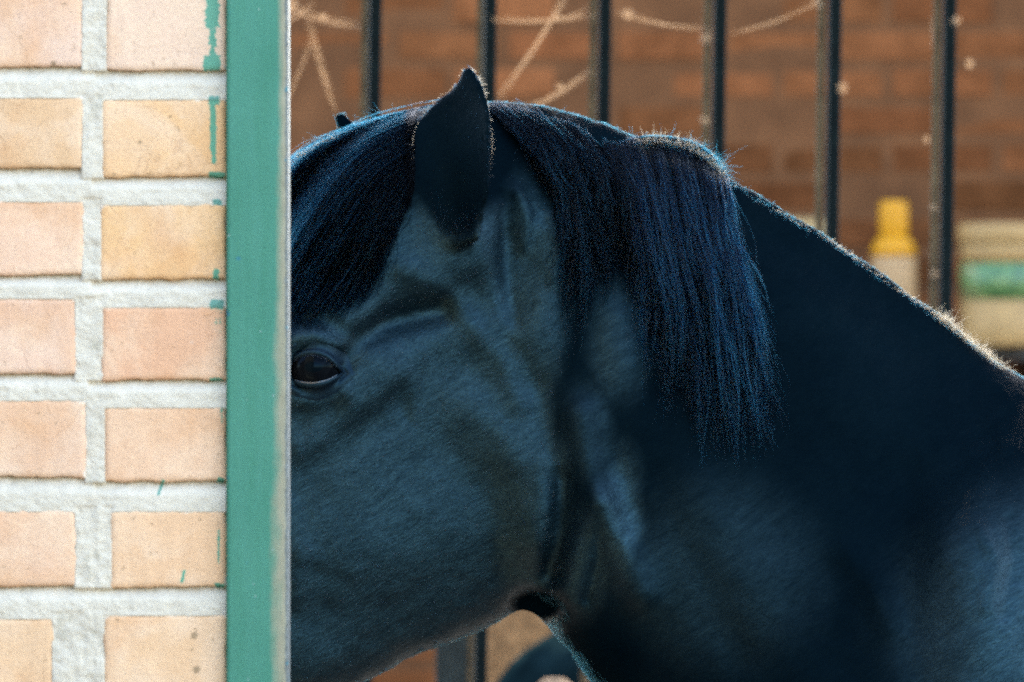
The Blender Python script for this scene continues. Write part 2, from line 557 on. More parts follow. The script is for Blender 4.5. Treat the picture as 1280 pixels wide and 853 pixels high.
# mortar: one relief sheet in front of a solid core
def mortar_grid(px0, px1, py0, py1, step):
    n = int((px1 - px0) / step); m = int((py1 - py0) / step)
    PX, PY = np.meshgrid(np.linspace(px0, px1, n + 1), np.linspace(py0, py1, m + 1), indexing='ij')
    rec = np.full_like(PX, .010)
    dirt_shade = np.zeros_like(PX)
    for i in range(-8, 16):
        a = row_def(i); b = row_def(i + 1)
        # joint below row i, separate for the left and the right brick
        for side in (0, 1):
            bot = a[1] if side == 0 else a[5]
            top = b[0] if side == 0 else b[4]
            wgt = (PX < (a[2] + a[3]) / 2) if side == 0 else (PX >= (a[2] + a[3]) / 2)
            v = (PY - bot) / (top - bot)
            ins = wgt & (v > -.15) & (v < 1.12)
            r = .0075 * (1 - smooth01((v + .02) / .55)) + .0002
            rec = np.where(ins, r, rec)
            dirt_shade = np.where(ins, np.maximum(dirt_shade, np.clip(.66 - v * 1.7, 0, 1)), dirt_shade)  # dirt together with shade painted under each brick
        # upright joint between the two
        top = min(a[0], a[4]); bot = max(a[1], a[5])
        ins = (PX > a[2] - 2) & (PX < a[3] + 2) & (PY > top - 3) & (PY < bot + 2)
        rec = np.where(ins, .0010 + fbm2(PX * .08, PY * .03, i + 50, 4) * .004, rec)
        bu = np.clip(.55 - (PX - a[2]) / 10, 0, .5) * .5
        dirt_shade = np.where(ins, np.maximum(bu * .6, np.clip(fbm2(PX * .05, PY * .03, i, 3) + .2, 0, .5)), dirt_shade)
    rec = rec + fbm2(PX * .07, PY * .10, 3, 4) * .0028 + fbm2(PX * .35, PY * .35, 8, 3) * .0014
    rec = np.clip(rec, -.0004, .02)
    Xw = X5(0) + PX * S5; Zw = ZC + (426.5 - PY) * S5
    V = np.stack([Xw, WY + rec, Zw], -1).reshape(-1, 3)
    idx = np.arange((n + 1) * (m + 1)).reshape(n + 1, m + 1)
    F = np.stack([idx[:-1, :-1], idx[:-1, 1:], idx[1:, 1:], idx[1:, :-1]], -1).reshape(-1, 4)
    return V, F, PX, PY, dirt_shade
V, F, PX, PY, dirt_shade = mortar_grid(-120, RIGHT_END, -90, 940, 2.2)
mo = mesh_obj("mortar", V - np.array(wall_off), F, M_MORTAR, wall, True)
set_marks(mo.data, np.stack([paint_field(PX, PY).ravel(), PX.ravel() * 0, dirt_shade.ravel()], -1))
xa, xb, xc = WALL_L, X5(-120), X5(RIGHT_END)
za, zb = Z5(-90), Z5(940)
bm = bmesh.new()
bm_box(bm, xa, xb, WY + .005, WY + .27, 0, 3.07)
bm_box(bm, xb, xc, WY + .005, WY + .27, za, 3.07)
bm_box(bm, xb, xc, WY + .005, WY + .27, 0, zb)
bm_box(bm, xb, xc, WY + .03, WY + .27, zb, za)
bm_obj("mortar", bm, M_MORTAR, wall, False, -wall_off)

# ------------------------------------------------------------------ green steel post
t = MT("worn_green_paint")
v = t.coords('Object')
f = t.noise(v, 7, 4)
c = t.ramp(f, [(.3, (.031, .126, .064)), (.7, (.048, .156, .084))])
vstr = t.mapping(v, (6, 1, .5))
c = t.mix(t.math('MULTIPLY', t.ramp(t.noise(vstr, 16, 5, .6), [(.35, 0.0), (.75, 1.0)]), .35), c, (.072, .195, .125))
c = t.mix(1.0, c, t.ramp(t.noise(v, 380, 3, .6), [(.3, .93), (.7, 1.06)]), 'MULTIPLY')
sx = t.n("ShaderNodeSeparateXYZ"); t.l(v, sx.inputs[0])
# rubbed strip on the right arris, wider lower down
zz = t.math('MULTIPLY', t.math('SUBTRACT', ZC, sx.outputs[2]), 1.0)
wd = t.math('ADD', .0065, t.math('MULTIPLY', t.math('MAXIMUM', t.math('ADD', zz, .20), 0.0), .016))
e = t.math('DIVIDE', t.math('ADD', t.math('SUBTRACT', sx.outputs[0], .0238), wd), wd)
e = t.math('ADD', e, t.math('MULTIPLY', t.math('SUBTRACT', t.noise(t.mapping(v, (1, 1, .35)), 60, 5, .65), .5), 1.5))
m1 = t.ramp(e, [(.0, 0.0), (.75, 1.0)])
c = t.mix(t.math('MULTIPLY', m1, .86), c, t.ramp(t.noise(v, 55, 4), [(.3, (.24, .175, .095)), (.7, (.31, .235, .135))]))
# bare dark steel line on the outer corner
e2 = t.math('ADD', t.math('SUBTRACT', sx.outputs[0], .0233), t.math('MULTIPLY', t.math('SUBTRACT', t.noise(v, 70, 5), .5), .004))
m2 = t.ramp(t.math('MULTIPLY', e2, 300.0), [(0.1, 0.0), (.5, 1.0)])
c = t.mix(t.math('MULTIPLY', m2, .85), c, t.ramp(t.noise(v, 160, 4), [(.35, (.03, .036, .036)), (.7, (.10, .105, .095))]))
chip = t.ramp(t.noise(v, 95, 5, .62, .8), [(.70, 0.0), (.715, 1.0)])
c = t.mix(t.math('MULTIPLY', chip, .8), c, (.50, .48, .40))
spot = t.ramp(t.noise(t.mapping(v, (1, 1, 1.3)), 48, 2, .4), [(.285, 1.0), (.30, 0.0)])
c = t.mix(t.math('MULTIPLY', spot, .75), c, (.02, .11, .12))
t.l(c, t.p.inputs['Base Color'])
hb = t.math('ADD', t.noise(v, 60, 4), t.math('MULTIPLY', t.noise(v, 420, 4), .3))
hb = t.math('ADD', hb, t.math('MULTIPLY', chip, -.5))
t.l(t.bump(hb, .35, .0015), t.p.inputs['Normal'])
t.set(Roughness=.55)
t.p.inputs['Specular IOR Level'].default_value = .2
M_POST = t.m
pw = (361 - 284) * S5
post = empty("door_post", (X5(284) + pw / 2, WY - .016, 0), "green painted steel post with worn pale edge between brick wall and horse", "post")
bm = bmesh.new()
bmx = pw / 2
bm_box(bm, -bmx, bmx, 0, .055, 0.0, 3.07, .0035, 4)
# lengthwise cuts so the faces stay flat but the corner is round
bm_obj("post_tube", bm, M_POST, post, False)
bm = bmesh.new(); bm_box(bm, -bmx - .03, bmx + .03, -.03, .085, 0.001, .012, .002); bm_obj("base_plate", bm, M_POST, post)

# ------------------------------------------------------------------ iron grille behind the horse
GY = 8.5
def XG(px): return (px - 640) * GY / K
grille = empty("iron_grille", (XG(820), GY, ZC), "dark iron window grille of upright square bars behind the horse", "grille")
grille.rotation_euler = (0, R(.85), 0)
bw = .0180
bm = bmesh.new(); bm_box(bm, -bw / 2, bw / 2, -bw / 2, bw / 2, -1.35, 1.05, .002, 1)
bar_me = bpy.data.meshes.new("bar"); bm.to_mesh(bar_me); bm.free(); bar_me.materials.append(M_DARKMETAL)
for k in range(-7, 9):
    o = link_mesh("bar", bar_me, grille, ((k * 143.6 - 69.8) * GY / K, 0, 0))
    o.rotation_euler = (0, 0, R(11 + rng.normal(0, 2)))
bm = bmesh.new(); bm_box(bm, -.0055, .0055, -.003, .003, -1.29, 1.0)
strip_me = bpy.data.meshes.new("lit_edge_strip"); bm.to_mesh(strip_me); bm.free()
strip_me.materials.append(simple("pale_bar_edge", (.095, .068, .036), .85, var=.35, scale=14))  # pale strip added for the lit left edge of each bar
for k in range(-7, 9):
    o = link_mesh("lit_edge_strip", strip_me, grille, ((k * 143.6 - 69.8) * GY / K - .0165 + rng.normal(0, .0012), .022, 0))
for z in (-1.30, 1.02):
    bm = bmesh.new(); bm_box(bm, -1.5, 1.5, -.02, .02, z - .012, z + .012, .002, 1); bm_obj("rail", bm, M_DARKMETAL, grille)

# ------------------------------------------------------------------ yard wall behind
YY = 13.5
yw = empty("yard_wall", (0, YY, 0), "reddish brown brick wall in blurred background behind the grille", "wall")
cw, ch, jt = .235, .066, .022
def ybrick(seed):
    bm = bmesh.new(); bm_box(bm, -cw / 2, cw / 2, 0, .1, -ch / 2, ch / 2, .004, 1)
    rr = random.Random(seed)
    for v_ in bm.verts: v_.co += Vector((rr.uniform(-.003, .003), rr.uniform(-.002, .002), rr.uniform(-.003, .003)))
    me = bpy.data.meshes.new("brick"); bmesh.ops.recalc_face_normals(bm, faces=bm.faces); bm.to_mesh(me); bm.free(); me.materials.append(M_YBRICK); return me
yb = [ybrick(k) for k in range(4)]
nrow = 0
z = .50
rows = []
while z < 2.86:
    rows.append(z); z += ch + jt
cnt = 0
for ri, z in enumerate(rows):
    x = -1.55 + (ri % 2) * (cw + jt) / 2
    while x < 1.95:
        o = link_mesh("brick", yb[rng.integers(0, 4)], yw, (x + cw / 2, rng.normal(0, .002), z + ch / 2))
        kf = float(np.clip(rng.normal(1, .08) + 1.2 * fbm2(np.array([x * 1.6]), np.array([z * 2.6]), 61, 3)[0], .6, 1.5)); hue = rng.uniform(-.02, .02)
        o.color = (.125 * kf + hue * .2, .041 * kf, .014 * kf, 1)
        x += cw + jt; cnt += 1
bm = bmesh.new(); bm_box(bm, -1.6, 2.0, .0015, .22, .48, 2.93)
bm_obj("mortar", bm, M_YMORTAR, yw)
bm = bmesh.new(); bm_box(bm, -1.62, 2.02, -.02, .24, 0, .476, .006)
bm_obj("plinth", bm, simple("wall_plinth", (.26, .18, .10), .9, var=.2, scale=5, bump=.3), yw)
bm = bmesh.new(); bm_box(bm, -1.62, 2.02, -.03, .25, 2.934, 2.99, .006)
bm_obj("coping", bm, M_YMORTAR, yw)

# ------------------------------------------------------------------ things in the yard
#@@YARD
def place_dy(px, py, d): return px2w(px, py, d)
SHY = 13.2
shz = ZC - (433 - 426.5) * SHY / K
shelf = empty("wall_shelf", (1.1, SHY + .14, shz), "dark wooden shelf on the back wall carrying the bottle and tub", "shelf")
bm = bmesh.new(); bm_box(bm, -.50, .75, -.17, .135, -.032, 0, .003); bm_obj("board", bm, M_WOOD, shelf)
for x in (-.40, .1, .6):
    bm = bmesh.new()
    bm_box(bm, x - .012, x + .012, -.14, .135, -.06, -.033)
    bm_box(bm, x - .012, x + .012, .10, .135, -.26, -.061)
    bm_obj("bracket", bm, M_DARKMETAL, shelf)

# bottle
b = px2w(1117, 433, SHY); b.z = shz
bottle = empty("plastic_bottle", b, "pale plastic bottle with yellow cap and shoulders on the back shelf", "bottle")
sc_ = SHY / K
M_YEL = simple("yellow_plastic", (.40, .16, .006), .4, var=.06)
M_CREAM = simple("cream_plastic", (.30, .17, .075), .5, var=.08)
M_RED = simple("red_print", (.30, .05, .04), .6, var=.1)
r0 = 29 * sc_
lathe("bottle_body", [(r0 * .9, 0), (r0, .010), (r0, .196), (r0 * .98, .205)], M_CREAM, bottle)
lathe("shoulder", [(r0 * .985, .2055), (r0 * .97, .221), (r0 * .84, .240), (r0 * .6, .252)], M_YEL, bottle)
lathe("cap", [(r0 * .60, .2525), (r0 * .62, .257), (r0 * .62, .319), (r0 * .56, .332), (r0 * .5, .333)], M_YEL, bottle)
nn = 14
vs_, fs = [], []
for k in range(nn + 1):
    a = R(-150 + 55 * k / nn)
    hgt = .028 * math.sin(math.pi * k / nn)
    vs_ += [((r0 + .0008) * math.cos(a), (r0 + .0008) * math.sin(a), .112 - hgt), ((r0 + .0008) * math.cos(a), (r0 + .0008) * math.sin(a), .112 + hgt + .002)]
for k in range(nn): fs.append((2 * k, 2 * k + 2, 2 * k + 3, 2 * k + 1))
mesh_obj("label_print", vs_, fs, M_RED, bottle)

# tub with green band
b = px2w(1249, 433, SHY); b.z = shz
tub = empty("paint_tub", b, "cream tub with mottled green band beside the bottle at right edge", "tub")
r1 = 50 * sc_
H = (433 - 280) * sc_
M_CREAM2 = simple("cream_tub_plastic", (.27, .150, .052), .5, var=.08)
t = MT("green_print")
v = t.coords('Object')
t.l(t.ramp(t.noise(v, 22, 3), [(.35, (.025, .065, .016)), (.5, (.07, .13, .028)), (.7, (.20, .17, .07))]), t.p.inputs['Base Color'])
t.set(Roughness=.5)
M_GREENP = t.m
lathe("tub_body", [(r1 * .92, 0), (r1 * .96, .006), (r1 * .975, H * .38)], M_CREAM2, tub)
lathe("green_band", [(r1 * .976, H * .382), (r1 * .985, H * .68)], M_GREENP, tub)
lathe("tub_collar", [(r1 * .984, H * .682), (r1 * .99, H * .84)], M_CREAM2, tub)
lathe("lid", [(r1 * 1.03, H * .845), (r1 * 1.05, H * .86), (r1 * 1.05, H * .96), (r1 * 1.0, H), (r1 * .9, H * 1.001)], M_CREAM2, tub)

# pale carton between crest and bars
bx0 = px2w(1000, 433, SHY)
carton = empty("cardboard_box", (bx0.x, SHY + .02, shz), "pale beige cardboard box on the shelf behind the horse's crest", "box")
bm = bmesh.new(); bm_box(bm, -.06, .055, -.06, .06, 0, .29, .003); bm_obj("carton_body", bm, simple("pale_card", (.30, .19, .08), .85, var=.1), carton)
bm = bmesh.new(); bm_box(bm, -.061, .056, -.061, -.001, .2905, .2925); bm_box(bm, -.061, .056, .001, .061, .2905, .2925)
bm_obj("flap", bm, simple("card_flap", (.32, .21, .10), .85, var=.1), carton)

# things seen through the gap under the throat
gate = empty("wooden_post", (px2w(572, 800, 9.0).x, 9.0, 0), "short dark wooden post seen under the horse's jaw", "post")
bm = bmesh.new(); bm_box(bm, -.034, .034, -.03, .03, 0, 1.26, .004); bm_obj("post_shaft", bm, simple("post_wood", (.022, .026, .022), .8, var=.3, bump=.3), gate)
bm = bmesh.new(); bm_box(bm, -.042, .042, -.038, .038, 1.2605, 1.29, .004); bm_obj("post_cap", bm, M_WOOD, gate)

M_STRAW = simple("straw", (.21, .098, .036), .95, var=.25, scale=35, bump=.8, bscale=90)
c0 = px2w(690, 800, 10.0)
bale = empty("straw_bale", (c0.x + .12, 10.1, 0), "tan upright straw bale glimpsed under the horse's throat", "straw bale")
bm = bmesh.new(); bm_box(bm, -.28, .28, -.2, .2, 0, 1.22, .03, 3)
bmesh.ops.subdivide_edges(bm, edges=bm.edges[:], cuts=3, use_grid_fill=True)
for v_ in bm.verts: v_.co += Vector((random.gauss(0, .005), random.gauss(0, .005), random.gauss(0, .004)))
bm_obj("bale_straw", bm, M_STRAW, bale, True)
for zz_ in (.35, .85):
    bm = bmesh.new(); bm_box(bm, -.286, .286, -.206, .206, zz_, zz_ + .006); bm_obj("twine", bm, simple("twine", (.30, .16, .06), .9), bale)

M_TARP = simple("teal_tarpaulin", (.0045, .0105, .0115), 1.0, var=.3, scale=12, spec=.0, bump=.4, bscale=14)
hc = px2w(778, 860, 9.45)
heap = empty("tarpaulin_heap", (hc.x, 9.5, 0), "dark teal tarpaulin draped over a heap behind the bars under the throat", "tarpaulin")
n = 28
vs_, fs = [], []
for i in range(n + 1):
    for j in range(17):
        a = 2 * math.pi * i / n; q = j / 16
        rr = q * (1 + .05 * math.sin(5 * a) * q)
        hh = 1.122 * (1 - rr ** 3.4) if rr < 1 else 0
        hh = max(0.0, hh) + .012 * math.sin(9 * a + 5 * q)
        vs_.append((.44 * rr * math.cos(a), .24 * rr * math.sin(a), max(.001, hh)))
for i in range(n):
    for j in range(16):
        fs.append((i * 17 + j, (i + 1) * 17 + j, (i + 1) * 17 + j + 1, i * 17 + j + 1))
mesh_obj("tarp_sheet", vs_, fs, M_TARP, heap, True)
M_SACK = simple("pale_sack", (.12, .085, .055), .9, var=.15, bump=.4, bscale=60)
def sack(px, py, d, w, label):
    c = px2w(px, py, d)
    o = empty("feed_sack", (c.x, d, 0), label, "sack", "pale sacks under the horse's throat")
    hgt = c.z
    prof = [(w * .8, 0), (w, .03), (w * 1.02, hgt * .5), (w * .98, hgt - .06), (w * .8, hgt - .02), (w * .3, hgt), (.004, hgt + .001)]
    b_ = lathe("sack_body", prof, M_SACK, o, n=20)
    for v_ in b_.data.vertices: v_.co.y *= .7; v_.co.x += random.gauss(0, .002)
    vs2, fs2 = tube_mesh([([(w * 1.0 * math.cos(a), w * .72 * math.sin(a), hgt - .075) for a in np.linspace(0, 2 * math.pi, 25)], [.003] * 25)])
    mesh_obj("seam", vs2, fs2, M_SACK, o)
sack(694, 849, 9.05, .045, "pale feed sack under the throat, left one of the two")
sack(748, 849, 9.05, .045, "pale feed sack under the throat, right one of the two")

# ------------------------------------------------------------------ cobwebs on the grille
def web(name_label, strands, blobs, d):
    c = strands[0][0] if strands else blobs[0][:2]
    o = empty("cobweb", px2w(c[0], c[1], d), name_label, "cobweb", "dusty cobwebs on the grille bars")
    org = Vector(o.location)
    for (a, b, w) in strands:
        A = px2w(a[0], a[1], d); B = px2w(b[0], b[1], d)
        paths = []
        nth = max(5, int(w * 1.1))
        for k in range(nth):
            ra = [random.gauss(0, .24) * w * d / K for _ in range(4)]
            pts, rad = [], []
            for i in range(15):
                q = i / 14
                sag = -.006 * math.sin(math.pi * q)
                p = A.lerp(B, q) + Vector((ra[0] * (1 - q) + ra[1] * q + random.gauss(0, .0006), random.gauss(0, .003) + ra[2] * 2, sag + (ra[3] * (1 - q) + ra[2] * q) + random.gauss(0, .0006))) - org
                pts.append(p); rad.append((.0002 + .00045 * random.random()) * (.25 + .75 * math.sin(math.pi * (q * .9 + .05))))
            paths.append((pts, rad))
        vs2, fs2 = tube_mesh(paths, 4)
        mesh_obj("strand", vs2, fs2, M_WEB, o)
    for (x, y, r) in blobs:
        c = px2w(x, y, d) - org
        bm = bmesh.new()
        bmesh.ops.create_icosphere(bm, subdivisions=2, radius=r * d / K)
        for v_ in bm.verts: v_.co = v_.co * random.uniform(.7, 1.25) + c
        bm_obj("dust_clump", bm, M_WEB, o, True)
GF = 8.44
web("dusty cobweb fanning down beside the post, left of the first bar", [((352, 6), (452, 33), 13), ((385, 20), (418, 140), 11), ((392, 40), (356, 130), 7), ((352, 28), (392, 4), 9)], [(362, 8, 12), (404, 22, 6)], GF)
web("dusty cobweb between the second and third bars with a crossing strand", [((616, 24), (742, 19), 10), ((712, -12), (624, 122), 13), ((738, 88), (655, 138), 13), ((690, 22), (735, 8), 6)], [(700, 108, 5), (696, 22, 5)], GF)
web("dusty cobweb strung between the third and fourth bars", [((772, 16), (888, 36), 9), ((888, 36), (886, 48), 6)], [(785, 18, 7), (881, 48, 7), (880, 150, 6.5)], GF)
web("faint cobweb reaching left from the fifth bar", [((1024, 2), (915, 42), 7)], [(1022, 4, 7), (1053, 110, 7.5)], GF)
web("small dusty cobweb clumps hanging by the sixth bar", [((1164, 20), (1166, 60), 3)], [(1195, 26, 6), (1212, 80, 6.5), (1158, 175, 5), (1166, 260, 5), (1168, 342, 6)], GF)

#@@HORSE

# ------------------------------------------------------------------ horse: body as one surface, grown from a distance field
YP = 6.2                     # the horse's own middle plane
def W(px, py, d=YP): return ((px - 640) * d / K, ZC + (426.5 - py) * d / K)
XPOLL = 0.02
def yc_of(x):
    q = np.minimum(x - XPOLL, 0)
    return YP + .34 * np.sign(q) * (np.sqrt(q * q + .0036) - .06) * (q < 0)

def catmull(st, m):
    st = np.asarray(st, float); n = len(st)
    out = []
    for i in range(n - 1):
        p0, p1, p2, p3 = st[max(i - 1, 0)], st[i], st[i + 1], st[min(i + 2, n - 1)]
        for t_ in np.linspace(0, 1, m, endpoint=False):
            out.append(.5 * ((2 * p1) + (-p0 + p2) * t_ + (2 * p0 - 5 * p1 + 4 * p2 - p3) * t_ ** 2 + (-p0 + 3 * p1 - 3 * p2 + p3) * t_ ** 3))
    out.append(st[-1])
    return np.array(out)

def loft(x, y, z, yc, st, n=2.0, egg=0.0):
    best = np.full(x.shape, 9.0, np.float32)
    dy = np.abs(y - yc)
    for i in range(len(st) - 1):
        ax, az, aa, ab = st[i]; bx, bz, ba, bb = st[i + 1]
        ex, ez = bx - ax, bz - az
        l2 = ex * ex + ez * ez
        t_ = np.clip(((x - ax) * ex + (z - az) * ez) / l2, 0, 1)
        d = np.hypot(x - ax - t_ * ex, z - az - t_ * ez)
        a = aa + (ba - aa) * t_; b = ab + (bb - ab) * t_
        if egg:
            sg = ((x - ax) * -ez + (z - az) * ex) / math.sqrt(l2) / a
            b = b * (1 - egg * np.clip(sg, -1, 1))
        if n == 2.0: rr = np.sqrt((d / a) ** 2 + (dy / b) ** 2)
        else: rr = ((d / a) ** n + (dy / b) ** n) ** (1 / n)
        best = np.minimum(best, (rr - 1) * np.minimum(a, b))
    return best

def ell(x, y, z, c, r, ang=0.0, n=2.0):
    dx, dy, dz = x - c[0], y - c[1], z - c[2]
    if ang:
        ca, sa = math.cos(ang), math.sin(ang)
        dx, dz = ca * dx + sa * dz, -sa * dx + ca * dz
    if n == 2.0: rr = np.sqrt((dx / r[0]) ** 2 + (dy / r[1]) ** 2 + (dz / r[2]) ** 2)
    else: rr = (np.abs(dx / r[0]) ** n + np.abs(dy / r[1]) ** n + np.abs(dz / r[2]) ** n) ** (1 / n)
    return (rr - 1) * min(r)

def cone(x, y, z, A, B, ra, rb):
    ex, ey, ez = B[0] - A[0], B[1] - A[1], B[2] - A[2]
    l2 = ex * ex + ey * ey + ez * ez
    t_ = np.clip(((x - A[0]) * ex + (y - A[1]) * ey + (z - A[2]) * ez) / l2, 0, 1)
    return np.sqrt((x - A[0] - t_ * ex) ** 2 + (y - A[1] - t_ * ey) ** 2 + (z - A[2] - t_ * ez) ** 2) - (ra + (rb - ra) * t_)

def smin(a, b, k):
    h = np.clip(.5 + .5 * (b - a) / k, 0, 1)
    return b * (1 - h) + a * h - k * h * (1 - h)
def smax(a, b, k): return -smin(-a, -b, k)

def st_px(rows, d=YP, m=3):
    return catmull([(*W(px, py, d), a * d / K, b) for (px, py, a, b) in rows], m).astype(np.float32)

NECK = st_px([(650, 335, 190, .068), (722, 420, 252, .078), (815, 492, 283, .098), (985, 648, 318, .128), (1180, 853, 342, .158), (1400, 1020, 355, .205)])
TORSO = st_px([(1300, 985, 330, .21), (1700, 1010, 370, .285), (2150, 1010, 375, .30), (2550, 960, 350, .285), (2800, 950, 260, .23), (2890, 960, 180, .16)])
# the head leans towards the camera: stations given at the nearer depth of each
HEAD = catmull([(*W(px, py, d), a * d / K, b) for (px, py, a, b, d) in
    [(655, 350, 190, .068, 6.2), (575, 440, 205, .083, 6.18), (465, 535, 226, .088, 6.15), (342, 648, 236, .076, 6.12), (240, 735, 165, .058, 6.09), (150, 812, 125, .052, 6.06), (95, 862, 92, .045, 6.05)]], 3).astype(np.float32)
LEGS = []
def leg(x, y, pts):
    for i in range(len(pts) - 1):
        (ox, z0, r0_), (ox2, z1, r1_) = pts[i], pts[i + 1]
        LEGS.append(((x + ox, y, z0), (x + ox2, y, z1), r0_, r1_))
for sy in (-1, 1):
    leg(.50 + .05 * (sy > 0), YP + sy * .13, [(.05, .98, .105), (.03, .82, .082), (0, .52, .047), (.0, .44, .043), (.0, .20, .028), (0, .13, .036), (-.035, .055, .040), (-.05, .03, .050)])
    leg(1.78 + .07 * (sy > 0), YP + sy * .14, [(-.03, 1.02, .17), (-.10, .86, .13), (.06, .62, .065), (.14, .50, .050), (.10, .40, .042), (.07, .20, .030), (.055, .13, .038), (.02, .055, .042), (.0, .03, .052)])

EARD = YP - .112
EAR = np.array([(586, 83), (594, 92), (602, 106), (608, 124), (613, 148), (614, 180), (611, 215), (607, 248), (602, 275), (592, 296), (572, 305), (550, 296), (535, 275), (524, 240), (518, 205), (517, 175), (523, 152), (534, 136), (549, 122), (564, 112), (573, 101), (578, 88)], float)
def ear_field(x, y, z):
    px = 640 + x * K / EARD; py = 426.5 - (z - ZC) * K / EARD
    d2 = np.full(px.shape, 1e9); inside = np.zeros(px.shape, bool)
    n = len(EAR)
    for i in range(n):
        a = EAR[i]; b = EAR[(i + 1) % n]
        e = b - a
        t_ = np.clip(((px - a[0]) * e[0] + (py - a[1]) * e[1]) / (e @ e), 0, 1)
        d2 = np.minimum(d2, (px - a[0] - t_ * e[0]) ** 2 + (py - a[1] - t_ * e[1]) ** 2)
        c_ = ((a[1] > py) != (b[1] > py))
        with np.errstate(divide='ignore', invalid='ignore'):
            xi = (b[0] - a[0]) * (py - a[1]) / (b[1] - a[1] + 1e-12) + a[0]
        inside ^= c_ & (px < xi)
    dd = np.sqrt(d2) * np.where(inside, -1, 1) * EARD / K
    # cupped: the rims come towards the viewer, the middle lies deeper
    mid = 566 + (py - 200) * -.02
    u = (px - mid) / 48
    deep = np.clip((py - 90) / 130, 0, 1)
    sheet = EARD + .010 - .034 * u - .030 * np.clip(u * u, 0, 2) * deep + .02 * (1 - np.clip((py - 80) / 150, 0, 1)) - .00006 * np.clip(py - 250, 0, 80)
    th = .0068 + .006 * np.clip((py - 230) / 70, 0, 1)
    return smax(dd.astype(np.float32), (np.abs(y - sheet) - th).astype(np.float32), .006)

# relief of muscles, veins and folds on the near side: (polyline px, width px, height mm)
BR = []
def br(pts, w, amp): BR.append((np.array(pts, float), w, amp * .001))
br([(428, 452), (452, 424), (485, 404), (520, 394), (552, 386)], 17, -12)        # groove behind the eye
br([(400, 415), (440, 392), (480, 358), (530, 334), (575, 330)], 30, 6)         # arch above it
br([(440, 492), (490, 456), (540, 430), (590, 420)], 24, 4)                     # cheek arch under the groove
br([(505, 335), (550, 365), (592, 405), (625, 450), (650, 505)], 18, 5)         # swollen vein to the cheek
br([(375, 398), (405, 402), (420, 412)], 14, -6)                                # hollow over the eye
br([(365, 425), (392, 418), (425, 432)], 10, 4)                                 # brow
br([(365, 500), (395, 505), (430, 490)], 10, 3)                                 # bag below the eye
br([(375, 560), (440, 520), (500, 470)], 18, 5)                               # facial crest
br([(370, 610), (430, 560), (500, 520)], 22, -3)
br([(500, 600), (560, 560), (600, 530)], 26, -2)
br([(505, 430), (498, 470), (500, 510)], 6, -1.6)
br([(530, 440), (520, 480), (518, 520)], 6, 1.5)
br([(600, 520), (655, 590), (665, 670)], 38, 9)                                 # back of the jaw muscle
br([(420, 700), (500, 680), (580, 660)], 60, 3)
br([(380, 760), (470, 760), (560, 730)], 40, -3)
br([(372, 690), (372, 740)], 20, 4)
br([(672, 490), (700, 560), (708, 640), (692, 710)], 22, -4.0)
br([(655, 758), (690, 758)], 16, -12)                    # fold between jaw and neck
br([(650, 250), (690, 300), (692, 360), (668, 420)], 36, 9)                    # muscle behind the ear
br([(632, 250), (633, 330), (640, 400)], 11, -3.5)
br([(648, 240), (660, 270), (655, 310)], 7, 2.5)
br([(690, 270), (700, 310), (692, 350)], 7, 2.5)
br([(600, 300), (612, 350), (625, 400)], 18, 5)
br([(725, 520), (738, 600), (770, 670), (800, 740)], 24, 13)                     # band of neck muscle
br([(745, 630), (722, 700), (705, 745)], 22, 10)                                 # windpipe side
br([(705, 600), (700, 660), (690, 720)], 14, -7)
br([(750, 640), (748, 700), (735, 750)], 6, -3)
br([(770, 400), (775, 450), (790, 520)], 30, 5)
br([(800, 480), (760, 560), (790, 640)], 24, -4)
br([(860, 620), (930, 720), (1000, 830), (1050, 930)], 50, 6)                   # brachiocephalic muscle
br([(820, 600), (870, 700), (930, 830)], 26, -4)
br([(1120, 600), (1140, 720), (1160, 860)], 34, -5)                            # groove before the shoulder
br([(1060, 690), (1090, 730), (1110, 780)], 20, 5)
br([(1210, 690), (1240, 780), (1250, 900)], 70, 14)
br([(1225, 660), (1245, 700), (1232, 760)], 9, 2.5)
br([(1260, 650), (1268, 700), (1255, 770)], 8, -2.5)
br([(960, 290), (1060, 350), (1160, 440)], 40, -5)
br([(1000, 420), (1080, 520)], 60, 4)

def relief(x, y, z, yc):
    near = (y < yc + .02)
    out = np.zeros(x.shape, np.float32)
    idx = np.nonzero(near & (x < .9) & (z > .9))[0]
    if len(idx) == 0: return out
    px = 640 + x[idx] * K / y[idx]; py = 426.5 - (z[idx] - ZC) * K / y[idx]
    s = np.zeros(len(idx))
    for pts, w, amp in BR:
        lo = pts.min(0) - 3 * w; hi = pts.max(0) + 3 * w
        m = np.nonzero((px > lo[0]) & (px < hi[0]) & (py > lo[1]) & (py < hi[1]))[0]
        if len(m) == 0: continue
        qx, qy = px[m], py[m]
        d2 = np.full(len(m), 1e9)
        tot = len(pts) - 1
        for i in range(tot):
            a = pts[i]; e = pts[i + 1] - a
            t_ = np.clip(((qx - a[0]) * e[0] + (qy - a[1]) * e[1]) / (e @ e), 0, 1)
            d2 = np.minimum(d2, (qx - a[0] - t_ * e[0]) ** 2 + (qy - a[1] - t_ * e[1]) ** 2)
        s[m] += amp * np.exp(-d2 / (w * w))
    s += (fbm2(px * .018, py * .018, 77, 3)) * .0034 + (fbm2(px * .05, py * .05, 78, 2)) * .0016
    fade = smooth01((yc[idx] + .01 - y[idx]) / .04)
    out[idx] = (s * fade).astype(np.float32)
    return out

